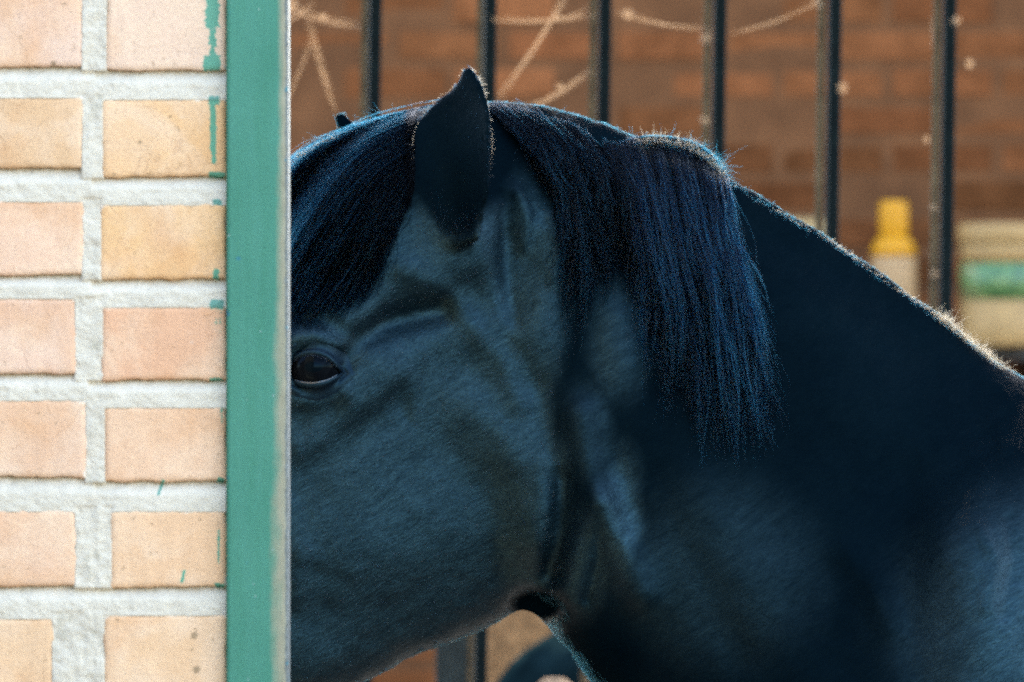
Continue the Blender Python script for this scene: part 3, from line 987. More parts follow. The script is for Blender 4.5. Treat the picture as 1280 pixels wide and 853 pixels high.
EYE = px2w(393, 459, 6.05)
def body_sdf(x, y, z, ears=True):
    x = x.astype(np.float32); y = y.astype(np.float32); z = z.astype(np.float32)
    yc = yc_of(x).astype(np.float32)
    d = loft(x, y, z, yc, NECK, 2.0, .42)
    d = smin(d, loft(x, y, z, YP, TORSO), .12)
    sh = ell(x, YP + np.abs(y - YP) + .42 * (x - W(1320, 930)[0]), z, (W(1320, 930)[0], YP + .105, W(1320, 930)[1]), (.165, .095, .30), R(-8), 2.2)
    d = smin(d, sh, .10)
    rump = ell(x, YP + np.abs(y - YP), z, (1.72, YP + .12, 1.13), (.30, .17, .28))
    d = smin(d, rump, .10)
    for A, B, ra, rb in LEGS:
        if True:
            d = smin(d, cone(x, y, z, A, B, ra, rb), .035)
    h = loft(x, y, z, yc, HEAD, 3.0)
    c = W(500, 300, 6.17); h = smin(h, ell(x, y - (yc - YP), z, (c[0], YP, c[1]), (.115, .083, .102)), .04)
    c = W(560, 215, 6.18); h = smin(h, ell(x, y - (yc - YP), z, (c[0], YP, c[1]), (.085, .062, .058)), .05)
    c = W(512, 612, 6.15); h = smin(h, ell(x, y - (yc - YP), z, (c[0], YP, c[1]), (.158, .082, .163), 0, 2.5), .02)
    c = W(408, 440, 6.10); h = smin(h, ell(x, (yc - YP) * -1 + YP + np.abs(y - yc) + (yc - YP), z, (c[0], YP + .075, c[1]), (.055, .026, .042)), .03)
    h = h * 1.0
    d = smin(d, h, .022)
    if ears:
        # ear bases and the far ear
        c = W(566, 290, 6.13); d = smin(d, ell(x, y, z, (c[0], YP - .082, c[1]), (.040, .026, .040)), .03)
        d = smin(d, ear_field(x, y, z), .010)
        a = W(480, 240, 6.25); b = W(425, 148, 6.25)
        d = smin(d, cone(x, y, z, (a[0], 6.25, a[1]), (b[0], 6.27, b[1]), .036, .0060), .02)
    d = d - relief(x, y, z, yc)
    # socket
    e = np.sqrt((x - EYE.x) ** 2 + (y - EYE_Y) ** 2 + (z - EYE.z) ** 2) - EYE_R - .0005
    d = smax(d, -e, .004)
    return d
EYE_R = .0275
EYE_Y = 5.0   # set once the surface depth there is known

def axis(parts):
    out = [parts[0][0]]
    for a, b, h0, h1 in parts:
        v_ = a
        while v_ < b - 1e-6:
            q = (v_ - a) / (b - a)
            v_ += h0 + (h1 - h0) * q
            out.append(v_)
    return np.array(out, np.float32)
XS = axis([(-.62, .70, .0046, .0046), (.70, 2.15, .006, .034)])
YS = axis([(5.84, 6.29, .0046, .0046), (6.29, 6.62, .006, .016)])
ZS = axis([(-.02, 1.13, .02, .012), (1.13, 1.22, .010, .0046), (1.22, 1.96, .0046, .0046)])
NX, NY, NZ = len(XS), len(YS), len(ZS)

def eval_grid(ears):
    B = 4
    bx, by, bz = [np.arange(0, n, B) for n in (NX, NY, NZ)]
    def mid(A, b):
        e = np.minimum(b + B, len(A) - 1)
        return (A[b] + A[e]) / 2, (A[e] - A[b]) / 2
    mx, hx = mid(XS, bx); my, hy = mid(YS, by); mz, hz = mid(ZS, bz)
    G = np.meshgrid(mx, my, mz, indexing='ij')
    H_ = np.meshgrid(hx, hy, hz, indexing='ij')
    c = body_sdf(G[0].ravel(), G[1].ravel(), G[2].ravel(), ears).reshape(G[0].shape)
    half = np.sqrt(H_[0] ** 2 + H_[1] ** 2 + H_[2] ** 2)
    act = np.abs(c) < half * 1.5 + .012
    F_ = np.repeat(np.repeat(np.repeat(np.sign(c) * .03, B, 0), B, 1), B, 2)[:NX, :NY, :NZ].astype(np.float32)
    A_ = np.repeat(np.repeat(np.repeat(act, B, 0), B, 1), B, 2)[:NX, :NY, :NZ]
    I = np.nonzero(A_.ravel())[0]
    for s0 in range(0, len(I), 250000):
        ii = I[s0:s0 + 250000]
        i, r = np.divmod(ii, NY * NZ); j, k = np.divmod(r, NZ)
        F_.reshape(-1)[ii] = body_sdf(XS[i], YS[j], ZS[k], ears)
    return F_

def sample_grid(F_, p):
    out = []
    idx = []; fr = []
    for A, v_ in ((XS, p[:, 0]), (YS, p[:, 1]), (ZS, p[:, 2])):
        i = np.clip(np.searchsorted(A, v_) - 1, 0, len(A) - 2)
        idx.append(i); fr.append(np.clip((v_ - A[i]) / (A[i + 1] - A[i]), 0, 1))
    (i, j, k), (u, v_, w) = idx, fr
    g_ = lambda a, b, c: F_[i + a, j + b, k + c]
    return ((g_(0, 0, 0) * (1 - u) + g_(1, 0, 0) * u) * (1 - v_) + (g_(0, 1, 0) * (1 - u) + g_(1, 1, 0) * u) * v_) * (1 - w) + \
           ((g_(0, 0, 1) * (1 - u) + g_(1, 0, 1) * u) * (1 - v_) + (g_(0, 1, 1) * (1 - u) + g_(1, 1, 1) * u) * v_) * w

class Depth:
    """distance from the viewpoint to the horse's near surface, used to lay hair and lids on the body"""
    def __init__(self, F_, st=4):
        self.st = st
        self.x0, self.y0 = -60, 60
        gx = np.arange(self.x0, 1420, st); gy = np.arange(self.y0, 1000, st)
        PX_, PY_ = np.meshgrid(gx, gy, indexing='ij')
        sh_ = PX_.shape
        PX_ = PX_.ravel(); PY_ = PY_.ravel()
        ds = np.arange(5.86, 6.5, .008)
        res = np.full(PX_.shape, np.nan); prev = np.full(PX_.shape, 1.0)
        for d in ds:
            p = np.stack([(PX_ - 640) * d / K, np.full(PX_.shape, d), ZC + (426.5 - PY_) * d / K], -1)
            f_ = sample_grid(F_, p)
            hit = np.isnan(res) & (f_ < 0)
            res[hit] = d - .008 * (f_[hit] / np.minimum(f_[hit] - prev[hit], -1e-6))
            prev = f_
        self.hit = ~np.isnan(res).reshape(sh_)
        ycm = yc_of((PX_ - 640) * YP / K)
        self.d = np.where(np.isnan(res), ycm + .01, res).reshape(sh_)
        self.raw = self.d.copy()
        for _ in range(3):
            q = np.pad(self.d, 1, mode='edge')
            self.d = (q[:-2, 1:-1] + q[2:, 1:-1] + q[1:-1, :-2] + q[1:-1, 2:] + 2 * q[1:-1, 1:-1]) / 6
    def at(self, px, py, raw=False):
        D_ = self.raw if raw else self.d
        u = np.clip((np.asarray(px, float) - self.x0) / self.st, 0, D_.shape[0] - 1.001); v_ = np.clip((np.asarray(py, float) - self.y0) / self.st, 0, D_.shape[1] - 1.001)
        i = u.astype(int); j = v_.astype(int); u = u - i; v_ = v_ - j
        return (D_[i, j] * (1 - u) + D_[i + 1, j] * u) * (1 - v_) + (D_[i, j + 1] * (1 - u) + D_[i + 1, j + 1] * u) * v_

import time as _t
_t0 = _t.time()
F0 = eval_grid(False)
DM = Depth(F0)
EYE_R = .0275
sd = float(DM.at(393, 459))
EYE_Y = sd + .0155
EYE = px2w(393, 459, EYE_Y)
F1 = eval_grid(True)
print('silhouette', [(int(DM.x0 + i * DM.st), int(DM.y0 + DM.st * np.argmax(DM.hit[i]))) for i in range(105, 345, 10)])
print("grids", F1.shape, round(_t.time() - _t0, 1))

def surface_nets(F_):
    S = F_ < 0
    c = S[:-1, :-1, :-1].astype(np.int8)
    cnt = np.zeros(c.shape, np.int8)
    for a in (0, 1):
        for b in (0, 1):
            for d in (0, 1):
                cnt += S[a:NX - 1 + a, b:NY - 1 + b, d:NZ - 1 + d]
    act = (cnt > 0) & (cnt < 8)
    I = np.nonzero(act)
    ids = np.full(c.shape, -1, np.int32); ids[I] = np.arange(len(I[0]))
    i, j, k = I
    V_ = np.zeros((len(i), 3)); n_ = np.zeros(len(i))
    cor = [(a, b, d) for a in (0, 1) for b in (0, 1) for d in (0, 1)]
    val = {q: F_[i + q[0], j + q[1], k + q[2]] for q in cor}
    pos = {q: np.stack([XS[i + q[0]], YS[j + q[1]], ZS[k + q[2]]], -1) for q in cor}
    for q in cor:
        for ax in range(3):
            if q[ax] == 0:
                q2 = list(q); q2[ax] = 1; q2 = tuple(q2)
                a, b = val[q], val[q2]
                cr = (a < 0) != (b < 0)
                t_ = np.where(cr, a / np.where(cr, a - b, 1), 0)
                V_ += np.where(cr[:, None], pos[q] + (pos[q2] - pos[q]) * t_[:, None], 0)
                n_ += cr
    V_ /= n_[:, None]
    Q = []
    for ax in range(3):
        sl0 = [slice(1, -1)] * 3; sl1 = [slice(1, -1)] * 3
        sl0[ax] = slice(0, -1); sl1[ax] = slice(1, None)
        s0, s1 = S[tuple(sl0)], S[tuple(sl1)]
        E = np.nonzero(s0 != s1)
        e = [E[q] + (0 if q == ax else 1) for q in range(3)]
        o1, o2 = [(1, 2), (2, 0), (0, 1)][ax]
        def cell(d1, d2):
            ee = [e[0].copy(), e[1].copy(), e[2].copy()]
            ee[o1] += d1; ee[o2] += d2
            return ids[ee[0], ee[1], ee[2]]
        q = np.stack([cell(-1, -1), cell(0, -1), cell(0, 0), cell(-1, 0)], -1)
        flip = ~s0[E]
        q[flip] = q[flip][:, ::-1]
        Q.append(q)
    return V_, np.concatenate(Q)
HV, HF = surface_nets(F1)
def grad(p, e=.0022):
    g_ = np.zeros_like(p)
    for a in range(3):
        q = p.copy(); q[:, a] += e; r_ = p.copy(); r_[:, a] -= e
        g_[:, a] = (body_sdf(q[:, 0], q[:, 1], q[:, 2]) - body_sdf(r_[:, 0], r_[:, 1], r_[:, 2])) / (2 * e)
    return g_
HN = np.zeros_like(HV)
fine = np.nonzero((HV[:, 0] < .78) & (HV[:, 2] > 1.1))[0]
for s0 in range(0, len(fine), 200000):
    ii = fine[s0:s0 + 200000]
    p = HV[ii]
    g_ = grad(p); gl = np.linalg.norm(g_, axis=1, keepdims=True) + 1e-9
    f_ = body_sdf(p[:, 0], p[:, 1], p[:, 2])[:, None]
    HV[ii] = p - np.clip(f_ / gl, -.003, .003) * g_ / gl
    HN[ii] = g_ / gl
print("mesh", len(HV), len(HF), round(_t.time() - _t0, 1))

def painted_sheen_at(px, py, y):  # lit and shaded patches of the coat
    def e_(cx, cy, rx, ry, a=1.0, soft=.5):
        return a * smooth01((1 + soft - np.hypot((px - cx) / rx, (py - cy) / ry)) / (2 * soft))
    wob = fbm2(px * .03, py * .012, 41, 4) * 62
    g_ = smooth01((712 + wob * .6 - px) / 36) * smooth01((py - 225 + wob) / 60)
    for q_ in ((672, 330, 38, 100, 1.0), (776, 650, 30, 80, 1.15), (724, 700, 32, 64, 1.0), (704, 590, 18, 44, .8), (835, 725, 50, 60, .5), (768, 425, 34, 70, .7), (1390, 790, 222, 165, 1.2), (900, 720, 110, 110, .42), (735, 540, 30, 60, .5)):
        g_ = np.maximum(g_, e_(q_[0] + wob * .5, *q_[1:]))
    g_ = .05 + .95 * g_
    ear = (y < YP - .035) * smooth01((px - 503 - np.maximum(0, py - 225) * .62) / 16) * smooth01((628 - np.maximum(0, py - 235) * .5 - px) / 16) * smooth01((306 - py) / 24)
    g_ = g_ * (1 - e_(672, 757, 34, 22, 1.0, .3)) * (1 - e_(424, 150, 22, 26, 1.0, .3)) * (1 - e_(750, 850, 60, 70, .9, .4))  # shine cut to darken the throat hollow, far ear and neck edge
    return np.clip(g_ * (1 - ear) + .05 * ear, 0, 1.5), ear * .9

# ---- coat materials
t = MT("black_coat_skin")
v = t.coords('Object')
t.l(t.ramp(t.noise(v, 9, 4), [(.3, (.0003, .0018, .0030)), (.7, (.0008, .0031, .0046))]), t.p.inputs['Base Color'])
t.set(Roughness=.40)
t.p.inputs['Specular IOR Level'].default_value = .26
t.p.inputs['Specular Tint'].default_value = (.40, .82, .93, 1)
ga = t.n("ShaderNodeAttribute", attribute_name="painted_sheen")
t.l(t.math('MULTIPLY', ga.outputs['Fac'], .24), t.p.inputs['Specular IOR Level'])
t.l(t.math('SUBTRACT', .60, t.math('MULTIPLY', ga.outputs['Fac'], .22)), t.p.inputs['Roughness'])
# lie of the short hair: fine strokes running down and back
mpr = t.n("ShaderNodeMapping"); mpr.inputs['Rotation'].default_value = (0, R(33), 0); t.l(v, mpr.inputs['Vector'])
mps = t.n("ShaderNodeMapping"); mps.inputs['Scale'].default_value = (.16, .6, 1.0); t.l(mpr.outputs[0], mps.inputs['Vector'])
wv = t.n("ShaderNodeVectorMath", operation='ADD')
nzv = t.n("ShaderNodeTexNoise"); nzv.inputs['Scale'].default_value = 18; t.l(v, nzv.inputs['Vector'])
scv = t.n("ShaderNodeVectorMath", operation='SCALE'); scv.inputs['Scale'].default_value = .012
t.l(nzv.outputs['Color'], scv.inputs[0]); t.l(mps.outputs[0], wv.inputs[0]); t.l(scv.outputs[0], wv.inputs[1])
strk = t.noise(wv.outputs[0], 620, 4, .62)
t.l(t.bump(strk, .65, .0019), t.p.inputs['Normal'])
pat = t.ramp(t.noise(wv.outputs[0], 130, 4, .6), [(.3, .72), (.7, 1.25)])
brk = t.math('MULTIPLY', t.ramp(strk, [(.32, .45), (.68, 1.0)]), pat)
brk = t.math('MULTIPLY', brk, 1.62)
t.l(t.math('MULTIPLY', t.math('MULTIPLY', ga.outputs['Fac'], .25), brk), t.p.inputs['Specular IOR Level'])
M_COAT = t.m
def hair_mat(name, col, rough, rad=.5, var=.4, ior=1.45, root=None):
    m = bpy.data.materials.new(name); m.use_nodes = True
    nt = m.node_tree; nt.nodes.clear()
    o = nt.nodes.new("ShaderNodeOutputMaterial"); h = nt.nodes.new("ShaderNodeBsdfHairPrincipled")
    h.parametrization = 'COLOR'
    h.inputs['IOR'].default_value = ior
    h.inputs['Color'].default_value = (*col, 1)
    if root:      # shade near the crest painted as dark roots with paler tips; hairs vary
        hi = nt.nodes.new("ShaderNodeHairInfo")
        ad = nt.nodes.new("ShaderNodeMath"); ad.operation = 'MULTIPLY_ADD'; ad.inputs[1].default_value = .55
        ma = nt.nodes.new("ShaderNodeMath"); ma.operation = 'MULTIPLY_ADD'; ma.inputs[1].default_value = .75; ma.inputs[2].default_value = -.28
        nt.links.new(hi.outputs['Intercept'], ma.inputs[0])
        nt.links.new(hi.outputs['Random'], ad.inputs[0]); nt.links.new(ma.outputs[0], ad.inputs[2])
        rp = nt.nodes.new("ShaderNodeValToRGB")
        rp.color_ramp.elements[0].color = (*root, 1); rp.color_ramp.elements[1].color = (*col, 1)
        nt.links.new(ad.outputs[0], rp.inputs[0]); nt.links.new(rp.outputs[0], h.inputs['Color'])
    h.inputs['Roughness'].default_value = rough
    h.inputs['Radial Roughness'].default_value = rad
    h.inputs['Random Roughness'].default_value = var
    nt.links.new(h.outputs[0], o.inputs[0])
    return m
M_FUR = hair_mat("black_coat_hair", (.0022, .0085, .0125), .42, ior=1.33)
M_MANE = hair_mat("black_mane_hair", (.0005, .0050, .0085), .46, ior=1.12, root=(.0002, .0014, .0026))
M_MANE2 = hair_mat("blue_black_mane_hair", (.0010, .0125, .024), .44, ior=1.16, root=(.0003, .002, .005))
M_TIPS = hair_mat("brown_crest_hair", (.012, .009, .005), .40, ior=1.25)  # warm brown, paler than the mane

horse = empty("horse", (.9, YP, 0), "black horse with long mane peering round the green post, bars behind", "horse")
hoff = Vector(horse.location)
body = mesh_obj("body", HV, HF, M_COAT, horse, True, -hoff)
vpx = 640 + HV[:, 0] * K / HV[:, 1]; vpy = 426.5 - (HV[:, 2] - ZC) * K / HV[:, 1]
gl_, _ = painted_sheen_at(vpx, vpy, HV[:, 1])
ga_ = body.data.attributes.new("painted_sheen", 'FLOAT', 'POINT')
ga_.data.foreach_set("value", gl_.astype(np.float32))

def hair_obj(name, P_, rad, mat, parent=horse, kind=None):
    """P_: (n, k, 3) world points"""
    n, k, _ = P_.shape
    hc = bpy.data.hair_curves.new(name)
    hc.add_curves([k] * n)
    hc.attributes['position'].data.foreach_set('vector', (P_ - np.array(hoff)).astype(np.float32).ravel())
    a = hc.attributes.get('radius') or hc.attributes.new('radius', 'FLOAT', 'POINT')
    a.data.foreach_set('value', np.asarray(rad, np.float32).ravel())
    hc.materials.append(mat)
    o = bpy.data.objects.new(name, hc)
    COL.objects.link(o); o.parent = parent
    if kind: o['kind'] = kind
    return o

# ---- short coat
FLOW = np.array([(400, 520, .8, .6), (520, 480, .85, .5), (600, 600, .7, .7), (450, 700, .9, .45), (520, 320, .8, .5), (450, 360, .85, .5), (565, 250, .05, -1), (565, 120, .1, -1),
                 (660, 300, .3, .95), (690, 400, .5, .85), (700, 620, .1, 1), (740, 720, .15, 1), (800, 560, .6, .8), (950, 500, .55, .83), (1100, 600, .45, .9), (1240, 760, .2, .98), (1000, 320, .75, .6), (1250, 500, .75, .6), (900, 800, .35, .93), (560, 800, .8, .4)], float)
def flow(px, py):
    d2 = (px[:, None] - FLOW[:, 0]) ** 2 + (py[:, None] - FLOW[:, 1]) ** 2 + 400
    w = d2 ** -1.6
    w /= w.sum(1, keepdims=True)
    return (w * FLOW[:, 2]).sum(1), (w * FLOW[:, 3]).sum(1)
fc = HV[HF].mean(1)
fpx = 640 + fc[:, 0] * K / fc[:, 1]; fpy = 426.5 - (fc[:, 2] - ZC) * K / fc[:, 1]
fn = HN[HF].mean(1)
vd = fc - np.array([0, 0, ZC]); vd /= np.linalg.norm(vd, axis=1, keepdims=True)
facing = -(fn * vd).sum(1)
inview = (fpx > 330) & (fpx < 1310) & (fpy > 40) & (fpy < 890)
ok = (fpx > 0) & (fpx < 1700) & (fpy > 20) & (fpy < 1250) & (facing > -.45) & (np.hypot((fpx - 393) / 1.35, fpy - 459) > 31)
sel = np.nonzero(ok)[0]
ev1 = HV[HF[sel, 1]] - HV[HF[sel, 0]]; ev2 = HV[HF[sel, 3]] - HV[HF[sel, 0]]
ar = np.linalg.norm(np.cross(ev1, ev2), axis=1)
NH = 70000
ar = ar * np.where(inview[sel], 1.0, .5) * np.where(np.abs(facing[sel]) < .35, 4.0, 1.0)
pick = sel[rng.choice(len(sel), NH, p=ar / ar.sum())]
u = rng.random(NH)[:, None]; v_ = rng.random(NH)[:, None]
q = HV[HF[pick]]; nq = HN[HF[pick]]
root = (q[:, 0] * (1 - u) + q[:, 1] * u) * (1 - v_) + (q[:, 3] * (1 - u) + q[:, 2] * u) * v_
nrm = (nq[:, 0] * (1 - u) + nq[:, 1] * u) * (1 - v_) + (nq[:, 3] * (1 - u) + nq[:, 2] * u) * v_
nrm /= np.linalg.norm(nrm, axis=1, keepdims=True) + 1e-9
rpx = 640 + root[:, 0] * K / root[:, 1]; rpy = 426.5 - (root[:, 2] - ZC) * K / root[:, 1]
fx, fz = flow(rpx, rpy)
cl = fbm2(rpx * .06, rpy * .06, 21, 3)
an = cl * .7 + rng.normal(0, .22, NH)
fx2 = fx * np.cos(an) - fz * np.sin(an); fz2 = fx * np.sin(an) + fz * np.cos(an)
dr = np.stack([fx2, rng.normal(0, .05, NH), -fz2], -1)
dr -= nrm * (dr * nrm).sum(1, keepdims=True)
dr /= np.linalg.norm(dr, axis=1, keepdims=True) + 1e-9
ln = .0065 + .0040 * smooth01((rpx - 640) / 120) + .004 * smooth01((rpx - 660) / 60) * smooth01((rpy - 520) / 120) * (1 - smooth01((rpx - 800) / 120))
onear = ((rpx > 512) & (rpx < 618) & (rpy < 290))
ln = np.where(onear, .0055, ln)
crest = (nrm[:, 2] > .55) & (rpx > 880)
ln = np.where(crest, .006, ln)
ln = ln * rng.uniform(.65, 1.3, NH)
lift = np.clip(.26 + cl * .12 + rng.normal(0, .10, NH), .06, .9)
lift = np.where(crest, lift + .05, lift)
tt = np.array([0, .4, .75, 1.0])
P_ = root[:, None, :] - nrm[:, None, :] * .0006 + ln[:, None, None] * (tt[None, :, None] * dr[:, None, :] + (lift[:, None] * (tt - .5 * tt ** 2)[None, :])[:, :, None] * nrm[:, None, :])
rad = .00014 * np.array([1, .9, .65, .15])[None, :] * np.exp(rng.normal(0, .38, NH))[:, None]
hg, hear = painted_sheen_at(rpx, rpy, root[:, 1])
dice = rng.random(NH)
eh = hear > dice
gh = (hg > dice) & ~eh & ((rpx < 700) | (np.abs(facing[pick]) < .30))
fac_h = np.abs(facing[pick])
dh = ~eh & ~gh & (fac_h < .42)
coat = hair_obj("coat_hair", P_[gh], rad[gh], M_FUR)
hair_obj("shaded_coat_hair", P_[dh], rad[dh], hair_mat("painted_shade_hair", (.0008, .0042, .0062), .5, ior=1.07))  # darker hairs where the painted sheen is low
hair_obj("ear_hair", P_[eh][::2], rad[eh][::2], hair_mat("ear_lining_hair", (.0008, .0028, .005), .5, ior=1.07))
print("coat", round(_t.time() - _t0, 1))

# ---- long hair
def resample(g_, m):
    g_ = np.asarray(g_, float)
    c_ = catmull(g_, 8)
    s = np.concatenate([[0], np.cumsum(np.hypot(*np.diff(c_, axis=0).T))]); s /= s[-1]
    q = np.linspace(0, 1, m)
    return np.stack([np.interp(q, s, c_[:, 0]), np.interp(q, s, c_[:, 1])], -1)

def groom(guides, n, m, dens=None, clumps=60, thick=.016, base=.004, len_rng=(.72, 1.06), wav=3.0, spread=5.0, radius=.00034, seed=1, tip=8.0, sink=None, pullk=.66, lock=0.0, stray=.25, frizz=1.0, lenf=None):
    r = np.random.default_rng(seed)
    G_ = np.stack([resample(g_, m) for g_ in guides])            # (g, m, 2)
    ng = len(guides)
    def path(u):
        a = np.clip(u, 0, 1) * (ng - 1); i = np.minimum(a.astype(int), ng - 2); f = (a - i)[:, None, None]
        f = f * f * (3 - 2 * f) * .5 + f * .5
        return G_[i] * (1 - f) + G_[i + 1] * f
    cu = np.sort(r.random(clumps))
    if dens is not None:
        cdf = np.concatenate([[0], np.cumsum((np.array(dens[1:]) + np.array(dens[:-1])) / 2)])
        cu = np.interp(cu, cdf / cdf[-1], np.linspace(0, 1, len(dens)))
    clen = r.uniform(*len_rng, clumps)
    cph = r.uniform(0, 6.28, (clumps, 3)); cla = r.uniform(0, 1, clumps); cdev = r.normal(0, 1, clumps)
    ci = r.integers(0, clumps, n)
    u = np.clip(cu[ci] + r.normal(0, .55 / clumps, n), 0, 1)
    own = path(u); clp = path(cu)[ci]
    L_ = clen[ci] * r.uniform(.80, 1.04, n)
    if lenf is not None: L_ = L_ * np.interp(u, np.linspace(0, 1, len(lenf)), lenf)
    tq = np.linspace(0, 1, m)
    # cut to length
    def cut(A):
        s = L_[:, None] * tq[None, :] * (m - 1)
        i = np.clip(s.astype(int), 0, m - 2); f = (s - i)[:, :, None]
        row = np.arange(n)[:, None]
        ex = A[row, i] * (1 - f) + A[row, i + 1] * f
        return ex
    own = cut(own); clp = cut(clp)
    pull = (tq ** .8 * pullk)[None, :, None]
    if lock > 0:
        isl = (r.random(n) > stray)[:, None, None]
        P2 = np.where(isl, clp, own * (1 - pull) + clp * pull)
        th_ = r.uniform(0, 6.28, n); rr2 = np.sqrt(r.random(n))
        fat = (lock * r.uniform(.5, 1.5, clumps))[ci]
        prof_ = (.55 + .6 * np.sin(np.pi * np.clip(tq * .8 + .1, 0, 1)) - .85 * tq ** 2.5)[None, :]
        lx = (fat * rr2 * np.cos(th_))[:, None] * prof_; ldp = (fat * rr2 * np.sin(th_))[:, None] * prof_
        P2[:, :, 0] += np.where(isl[:, :, 0], lx, 0)
        ldp = np.where(isl[:, :, 0], ldp, 0) * YP / K * .8
    else:
        P2 = own * (1 - pull) + clp * pull
        isl = None; ldp = 0
    w1 = np.sin(tq[None, :] * (5 + cph[ci, 0:1]) + cph[ci, 1:2]) * wav * tq[None, :]
    P2[:, :, 0] += w1 + cdev[ci][:, None] * tip * tq[None, :] ** 1.5
    fr = r.normal(0, 1, (n, 1)) * spread * (.25 + .75 * tq[None, :]) + r.normal(0, 1, (n, 1)) * spread * .5 * np.sin(tq * 7 + r.uniform(0, 6))[None, :]
    if lock > 0: fr = np.where(isl[:, :, 0], fr * .16, fr)
    fz = 0
    for q_ in range(3):
        fz = fz + r.normal(0, 1, (n, 1)) * np.sin(tq[None, :] * r.uniform(6, 22, (n, 1)) + r.uniform(0, 6.3, (n, 1)))
    fr = fr + fz * frizz * (.2 + .8 * tq)[None, :]
    P2[:, :, 0] += fr
    P2[:, :, 1] += r.normal(0, 1, (n, 1)) * spread * .5
    dep = DM.at(P2[:, :, 0], P2[:, :, 1])
    lay = (cla[ci] if lock > 0 else cla[ci] * .7 + r.random(n) * .3)[:, None]
    dep = dep - (base + thick * lay * (np.sin(np.pi * (tq * .82 + .12)))[None, :])
    dep = dep - ldp
    if sink is not None: dep = dep + .04 * smooth01((P2[:, :, 0] - sink[0]) / (sink[1] - sink[0]))
    X_ = (P2[:, :, 0] - 640) * dep / K; Z_ = ZC + (426.5 - P2[:, :, 1]) * dep / K
    out = np.stack([X_, dep, Z_], -1)
    rad = radius * (1 - .85 * tq ** 3)[None, :] * r.uniform(.6, 1.3, n)[:, None]
    return out, rad

MANE = [[(614, 134), (648, 162), (688, 212), (714, 278), (712, 350), (700, 420), (688, 478)],
        [(655, 142), (700, 182), (730, 250), (740, 330), (733, 410), (718, 500)],
        [(708, 158), (745, 210), (765, 290), (773, 370), (765, 440), (752, 515)],
        [(762, 186), (785, 240), (798, 320), (806, 400), (808, 470), (800, 540)],
        [(800, 180), (822, 250), (840, 330), (855, 420), (866, 500), (868, 580)],
        [(850, 186), (868, 260), (885, 340), (905, 430), (916, 505), (916, 575)],
        [(884, 200), (900, 270), (915, 340), (932, 420), (942, 490), (954, 560)],
        [(906, 226), (914, 280), (926, 340), (941, 410), (948, 455), (960, 515)]]
p1, r1_ = groom(MANE, 9500, 24, clumps=250, lock=3.0, stray=.5, dens=[.55, .5, .28, .45, 1.2, 1.5, 1.5, 1.0], thick=.022, len_rng=(.45, 1.02), wav=9, spread=8, seed=3, frizz=2.0, lenf=[.95, .80, .58, .62, .95, 1, 1, 1], radius=.00034)
p2, r2_ = groom(MANE[3:], 3300, 24, clumps=150, dens=[.15, .5, 1.0, .9, .45], lock=2.3, stray=.5, thick=.030, len_rng=(.48, 1.0), wav=9, spread=7.0, seed=5, radius=.00034, pullk=.80, tip=7, frizz=1.7)
# part of the mane that lies near the ears
p3, r3_ = groom([[(560, 150), (600, 140), (640, 155), (668, 190), (690, 240)], [(590, 138), (640, 150), (690, 200), (715, 260), (722, 340)], [(630, 136), (690, 176), (730, 240), (745, 320), (742, 400)]], 2500, 24, clumps=45, lock=5.0, stray=.3, thick=.014, seed=8, sink=(640, 610))
p5, r5_ = groom([[(766, 198), (788, 177), (830, 174), (872, 185), (908, 216)], [(770, 207), (795, 186), (835, 183), (874, 196), (908, 228)], [(774, 222), (800, 200), (840, 198), (876, 212), (908, 244)]], 1800, 24, clumps=40, lock=4, stray=.5, thick=.010, len_rng=(.5, 1.0), wav=3, spread=4, seed=15, frizz=2.0, tip=3)
hair_obj("mane", np.concatenate([p1, p3, p5]), np.concatenate([r1_, r3_, r5_]), M_MANE)
hair_obj('mane_locks', p2, r2_, M_MANE2)
FORE = [[(604, 140), (560, 136), (505, 146), (450, 163), (405, 184), (365, 211), (325, 255)],
        [(592, 150), (530, 152), (465, 175), (415, 207), (370, 258), (335, 318)],
        [(575, 155), (515, 165), (455, 195), (410, 245), (370, 315), (340, 380)],
        [(560, 165), (508, 188), (458, 230), (418, 285), (385, 345), (360, 400)],
        [(545, 185), (510, 218), (475, 265), (446, 315), (420, 365), (398, 396)],
        [(530, 205), (508, 245), (490, 285), (475, 320), (462, 355), (448, 384)]]
p4, r4_ = groom(FORE, 9500, 24, clumps=230, lock=3.2, stray=.3, thick=.020, base=.004, len_rng=(.76, 1.08), wav=7, spread=7, seed=11, frizz=1.3, radius=.00034, sink=(505, 535))
hair_obj("forelock", p4, r4_, hair_mat("dark_forelock_hair", (.0004, .0035, .0065), .46, ior=1.08, root=(.0002, .0014, .0026)))

